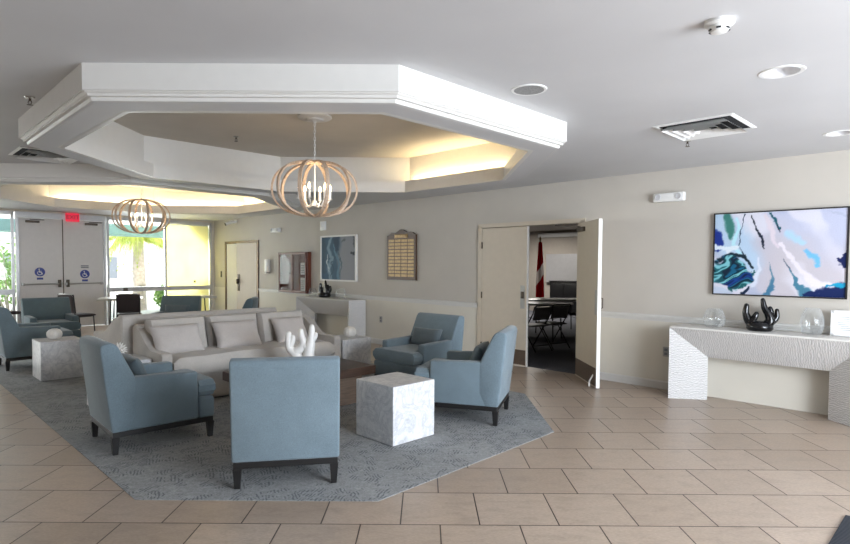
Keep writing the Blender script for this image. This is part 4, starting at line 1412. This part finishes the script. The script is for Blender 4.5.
for k, (u, z, hh_, lb) in enumerate(((-10.62, 1.262, .26, 'white printed card standing on the shelf of the display cabinet'), (-10.62, .896, .30, 'white printed card standing on the bottom of the display cabinet'))):
    r = thing('display_card', lb, 'card', W(u, .045, z), WR, 'printed cards in the display cabinet')
    bm = B(((0, 0, hh_ / 2), (.16, .006, hh_), 0)); obj('sheet', bm, 'paper', r, 0)
    bm = bmesh.new()
    for q in range(5): box(bm, (0, -.004, hh_ * (.2 + .14 * q)), (.12, .002, .012))
    obj('print_lines', bm, 'ink', r, 0)

# ------------------------------------------------------------------ wall fittings
def emergency(label, u, z):
    r = thing('emergency_light', label, 'light', W(u, .004, z), WR, 'white emergency lights')
    bm = B(((0, -.035, 0), (.36, .07, .105), .012, 3)); obj('case', bm, 'white_plastic', r)
    for s_ in (-1, 1):
        bm = bmesh.new(); lathe(bm, [(.0, 0), (.034, 0), (.034, .012), (.028, .014), (.026, .006), (0, .004)], 20, (s_ * .12, -.07, .005), (PI / 2, 0, 0)); obj('lamp_head', bm, 'ceiling', r)
emergency('white twin-lamp emergency light on the wall between the open door and big painting', -2.75, 2.315)
emergency('white twin-lamp emergency light high on the wall near the small doors', -11.76, 2.27)
r = thing('alarm_strobe', 'small white alarm strobe box on the wall above the smaller painting', 'alarm', W(-9.88, 0, 2.29), WR)
bm = B(((0, -.025, 0), (.16, .05, .19), .008)); obj('case', bm, 'white_plastic', r)
bm = bmesh.new(); cushion(bm, (0, -.055, .02), (.09, .10, .02), .6, (PI / 2, 0, 0)); obj('strobe_lens', bm, 'can', r)
r = thing('soap_dispenser', 'white wall dispenser beside the small pair of doors', 'dispenser', W(-12.12, 0, 1.45), WR)
bm = B(((0, -.05, 0), (.13, .10, .30), .02, 3)); obj('case', bm, 'white_plastic', r)
bm = B(((0, -.06, -.165), (.11, .10, .03), .008)); obj('drip_tray', bm, 'metal', r)
r = thing('security_camera', 'white bullet security camera on the wall just above the small doors', 'camera', W(-13.75, 0, 2.54), WR)
bm = B(((0, -.02, .03), (.08, .04, .08), .008)); obj('mount', bm, 'white_plastic', r)
bm = bmesh.new(); tube(bm, [(.0, -.03, .02), (-.02, -.12, .0), (-.06, -.26, -.05)], [.03, .042, .042], 14); obj('housing', bm, 'white_plastic', r)
bm = bmesh.new(); tube(bm, [(-.059, -.257, -.049), (-.066, -.28, -.058)], .036, 14); obj('lens', bm, 'black_plastic', r)
r = thing('wall_switch', 'small dark switch on the wall between the yellow shade and small doors', 'switch', W(-14.62, 0, 1.21), WR)
bm = B(((0, -.006, 0), (.08, .012, .16), .003)); obj('plate', bm, 'black_plastic', r, 0)
bm = B(((0, -.014, .02), (.03, .01, .05), .003)); obj('rocker', bm, 'dark_metal', r, 0)
def outlet(label, u, z):
    r = thing('wall_outlet', label, 'outlet', W(u, 0, z), WR, 'wall outlets')
    bm = B(((0, -.004, 0), (.075, .008, .118), .002)); obj('plate', bm, 'metal', r, 0)
    bm = B(((0, -.009, .025), (.036, .004, .03)), ((0, -.009, -.025), (.036, .004, .03))); obj('socket', bm, 'ink', r, 0)
outlet('grey wall outlet beside the left leg of the big painting console', -2.76, .46)
outlet('grey wall outlet low on the wall behind the armchair facing the camera', -8.05, .47)

# ------------------------------------------------------------------ rug, floor mat
rug = [SD(s_, d_)[:2] for s_, d_ in ((7.7, 5.34), (7.7, 15.7), (6.2, 17.2), (3.2, 17.2), (1.7, 15.7))]
poly = [(-1.817, 3.514), (-.287, 3.514), (1.165, 5.03), (1.17, 6.53)] + rug[1:]
bm = bmesh.new(); prism(bm, poly, .0005, .004)
o = obj('area_rug', bm, 'carpet', None, 0); tag(o, 'large slate grey patterned rug under the sofas and blue armchairs', 'rug')
bm = B(((0, 0, .006), (.9, .6, .011), .004))
o = obj('floor_mat', bm, 'mat', None, 0, (2.545 + .45 * math.cos(PI / 4) * 1.0 - .0 + .0, 3.345 - .0, 0), PI / 4)
cxm, cym = 2.53, 3.345
o.location = (cxm + (-.45 + .30) / R2 * 0 + 0, cym, 0)
# corner of the mat at (cxm, cym), edges running to (-1,-1) and (1,-1)
o.location = (cxm - .45 / R2 + .30 / R2, cym - .45 / R2 - .30 / R2, 0)
tag(o, 'corner of a ribbed black floor mat at the bottom right', 'mat')

# ------------------------------------------------------------------ dining chairs and tables by the far windows
def banquet(label, loc, rz):
    r = thing('banquet_chair', label, 'chair', loc, rz, 'dark banquet chairs by the windows')
    bm = bmesh.new(); cushion(bm, (0, -.02, .46), (.43, .42, .07), .6); obj('seat', bm, 'dark_fabric', r)
    bm = bmesh.new(); cushion(bm, (0, .215, .70), (.42, .36, .06), .55, (PI / 2 - .12, 0, 0), 10, 0, 0, .0, 6); obj('backrest', bm, 'dark_fabric', r)
    for s_ in (-1, 1):
        bm = bmesh.new(); tube(bm, [(s_ * .20, .25, .0), (s_ * .20, .20, .45), (s_ * .20, .24, .84)], .011, 8); obj('leg', bm, 'black_plastic', r)
        bm = bmesh.new(); tube(bm, [(s_ * .20, -.22, .0), (s_ * .20, -.19, .44)], .011, 8); obj('leg', bm, 'black_plastic', r)
    bm = bmesh.new(); tube(bm, [(-.20, .24, .84), (-.16, .245, .885), (.16, .245, .885), (.20, .24, .84)], .011, 8); obj('top_rail', bm, 'metal', r)
    return r
bq = banquet('dark banquet chair behind the grey blue armchair, before the exit doors', (-6.82, 11.1, 0), face(.35, .93))
dup(bq, (-5.88, 11.25, 0), face(-.4, .9), 'dark banquet chair before the window with the palm')
dup(bq, (-8.55, 11.5, 0), face(.4, 1), 'dark banquet chair cut by the left photo edge under the green window')
dt = folding_table('white table between the dark banquet chairs before the exit doors', (-6.45, 12.0, 0), .4, .8, .8, .755)
dup(dt, (-5.3, 12.9, 0), .78, 'white table before the palm window and the yellow shade')

# ------------------------------------------------------------------ outdoors
bm = bmesh.new(); prism(bm, rect_sd(-30, 30, D_FAR + .2, 70), -.2, -.05); struct('ground', bm, 'concrete')
def out_at(px_tan, D): # point at a given tangent and D
    Y = D / (1 - px_tan); return px_tan * Y, Y
r = thing('white_building', 'bright white building with small grey windows across the path outside', 'building', SD(5, 40), FR)
bm = B(((0, 0, 3), (26, 4, 6.1))); obj('building_wall', bm, 'stucco', r, 0)
for k, (x, z) in enumerate(((-1.2, 1.3), (.6, 1.3), (2.4, 1.3), (4.0, 1.3), (-4.5, 1.4), (-6.5, 1.4))):
    bm = B(((x, -2.0, z), (.5, .06, .9))); obj('building_window', bm, 'ext_glass', r, 0)
r = thing('walkway_canopy', 'pale teal canopy edge over the path outside the windows', 'canopy', SD(2, 25), FR)
bm = B(((0, 0, 2.42), (16, .9, .30))); obj('canopy_roof', bm, 'teal_paint', r, 0)
for x in (-7.5, 7.5): bm = B(((x, 0, 1.1), (.15, .15, 2.35))); obj('canopy_post', bm, 'teal_paint', r, 0)
px_, py_ = out_at(-.505, 28)
pm = thing('palm_tree', 'palm with drooping yellow green fronds outside the window', 'palm tree', (px_, py_, -.06))
bm = bmesh.new(); tube(bm, [(0, 0, 0), (.03, 0, .8), (.0, 0, 1.6), (0, 0, 2.35)], [.24, .20, .18, .15], 12); obj('trunk', bm, 'bark', pm)
for k in range(16):
    a = k * 2.4; L = 1.25 + .3 * random.random(); el = .7 * random.random() + .25
    bm = bmesh.new()
    pts = []
    for j in range(13):
        f = j / 12
        pts.append(Vector((L * f * math.cos(a), L * f * math.sin(a), 2.35 + el * math.sin(f * 2.2) * .9 - 1.25 * f * f)))
    tube(bm, pts, [.018 * (1 - .8 * j / 12) for j in range(13)], 5)
    side = Vector((-math.sin(a), math.cos(a), 0))
    for j in range(1, 13):
        for q in range(2):
            p = pts[j] if q == 0 else (pts[j] + pts[j - 1]) / 2
            for s_ in (-1, 1):
                l = .38 * math.sin(PI * min(1, .15 + j / 14)) 
                tip = p + side * s_ * l * .6 + Vector((0, 0, -l * .8)) + (pts[j] - pts[j - 1]).normalized() * .12
                d = (pts[j] - pts[j - 1]).normalized() * .022
                t = bmesh.new()
                v = [t.verts.new(p - d), t.verts.new(p + d), t.verts.new((p + tip) / 2 + d + side * s_ * .03), t.verts.new(tip), t.verts.new((p + tip) / 2 - d)]
                t.faces.new(v); merge(bm, t)
    obj('frond', bm, 'palm', pm, 0)
def shrub(label, x, y, h, w, seed):
    random.seed(seed)
    r = thing('leafy_shrub', label, 'shrub', (x, y, -.06), 0, 'shrubs outside the windows')
    bm = bmesh.new()
    for k in range(5):
        a = k * 1.3; tube(bm, [(0, 0, 0), (w * .2 * math.cos(a), w * .2 * math.sin(a), h * .5), (w * .34 * math.cos(a), w * .34 * math.sin(a), h * .85)], [.03, .02, .008], 6)
    obj('stem', bm, 'bark', r)
    bm = bmesh.new()
    for k in range(900):
        d = Vector((random.gauss(0, 1), random.gauss(0, 1), random.gauss(0, 1))).normalized()
        rr = random.random() ** .4
        p = Vector((d.x * w * .5 * rr, d.y * w * .5 * rr, h * .55 + d.z * h * .45 * rr))
        q = Vector((random.gauss(0, 1), random.gauss(0, 1), random.gauss(0, 1))).normalized()
        s2 = q.orthogonal().normalized() * .035
        t = bmesh.new(); v = [t.verts.new(p - q * .07), t.verts.new(p + s2), t.verts.new(p + q * .07), t.verts.new(p - s2)]; t.faces.new(v); merge(bm, t)
    obj('foliage', bm, 'leaf', r, 0)
shrub('small green shrub at the foot of the palm outside', *out_at(-.455, 26.6), .9, .8, 3)
shrub('tall leafy green shrub outside the window at the left photo edge', *out_at(-.735, 26.8), 2.3, 2.2, 4)
shrub('leafy green shrub further left outside, its edge just in frame', *out_at(-.79, 31), 2.0, 2.2, 5)
random.seed(11)

# ------------------------------------------------------------------ light
wd = bpy.data.worlds.new('sky'); sc.world = wd; wd.use_nodes = True
bg = wd.node_tree.nodes['Background']
bg.inputs['Color'].default_value = (.80, .90, 1.0, 1); bg.inputs['Strength'].default_value = 2.2
def lamp(name, typ, energy, loc, rot=None, color=(1, 1, 1), size=None, target=None):
    ld = bpy.data.lights.new(name, typ); ld.energy = energy; ld.color = color
    if typ == 'AREA':
        ld.shape = 'RECTANGLE'; ld.size, ld.size_y = size
    o = bpy.data.objects.new(name, ld); col.objects.link(o); o.location = loc
    if target is not None:
        o.rotation_euler = (Vector(target) - Vector(loc)).to_track_quat('-Z', 'Z').to_euler()
    return o
s_ = lamp('sun', 'SUN', 3.4, (0, 0, 20), color=(1, .95, .86))
s_.rotation_euler = Vector((-.42, .50, -.78)).to_track_quat('-Z', 'Y').to_euler()
s_.data.angle = .01
# daylight through the rear glazing
a_ = lamp('daylight_rear', 'AREA', 430, SD(4.7, D_NEAR - .1, 1.35), color=(.84, .91, 1.0), size=(4.4, 2.2), target=SD(4.7, 5, 1.35))
# daylight through the far windows
b_ = lamp('daylight_far', 'AREA', 85, SD(5.55 * R2, D_FAR + .3, 1.4), color=(.95, .98, 1.0), size=(2.5, 2.2), target=SD(5.55 * R2, 10, 1.3))
c_ = lamp('daylight_far_left', 'AREA', 260, SD(-1.2, D_FAR + .22, 1.4), color=(.95, .98, 1.0), size=(4.6, 2.0), target=SD(-1.2, 10, 1.3))
lamp('fill_left', 'AREA', 75, SD(S_NEAR + .1, 9.5, 1.2), color=(1, .96, .9), size=(5.0, 1.8), target=SD(4, 9.5, .6))  # added fill before the solid left wall, no window there
# added area light without a fixture, lifts the meeting room back wall
d_ = lamp('meeting_room_fill', 'AREA', 55, SD(19.5, 14, 2.55), color=(1, .95, .88), size=(1.2, 1.2), target=SD(19.5, 14, 0))
for nm, c in (('chandelier_glow', C1), ('chandelier_glow.001', C2)):
    o = lamp(nm, 'POINT', 4, (c[0], c[1], 2.24), color=(1, .78, .5)); o.data.shadow_soft_size = .12
sc.view_settings.exposure = 0.74
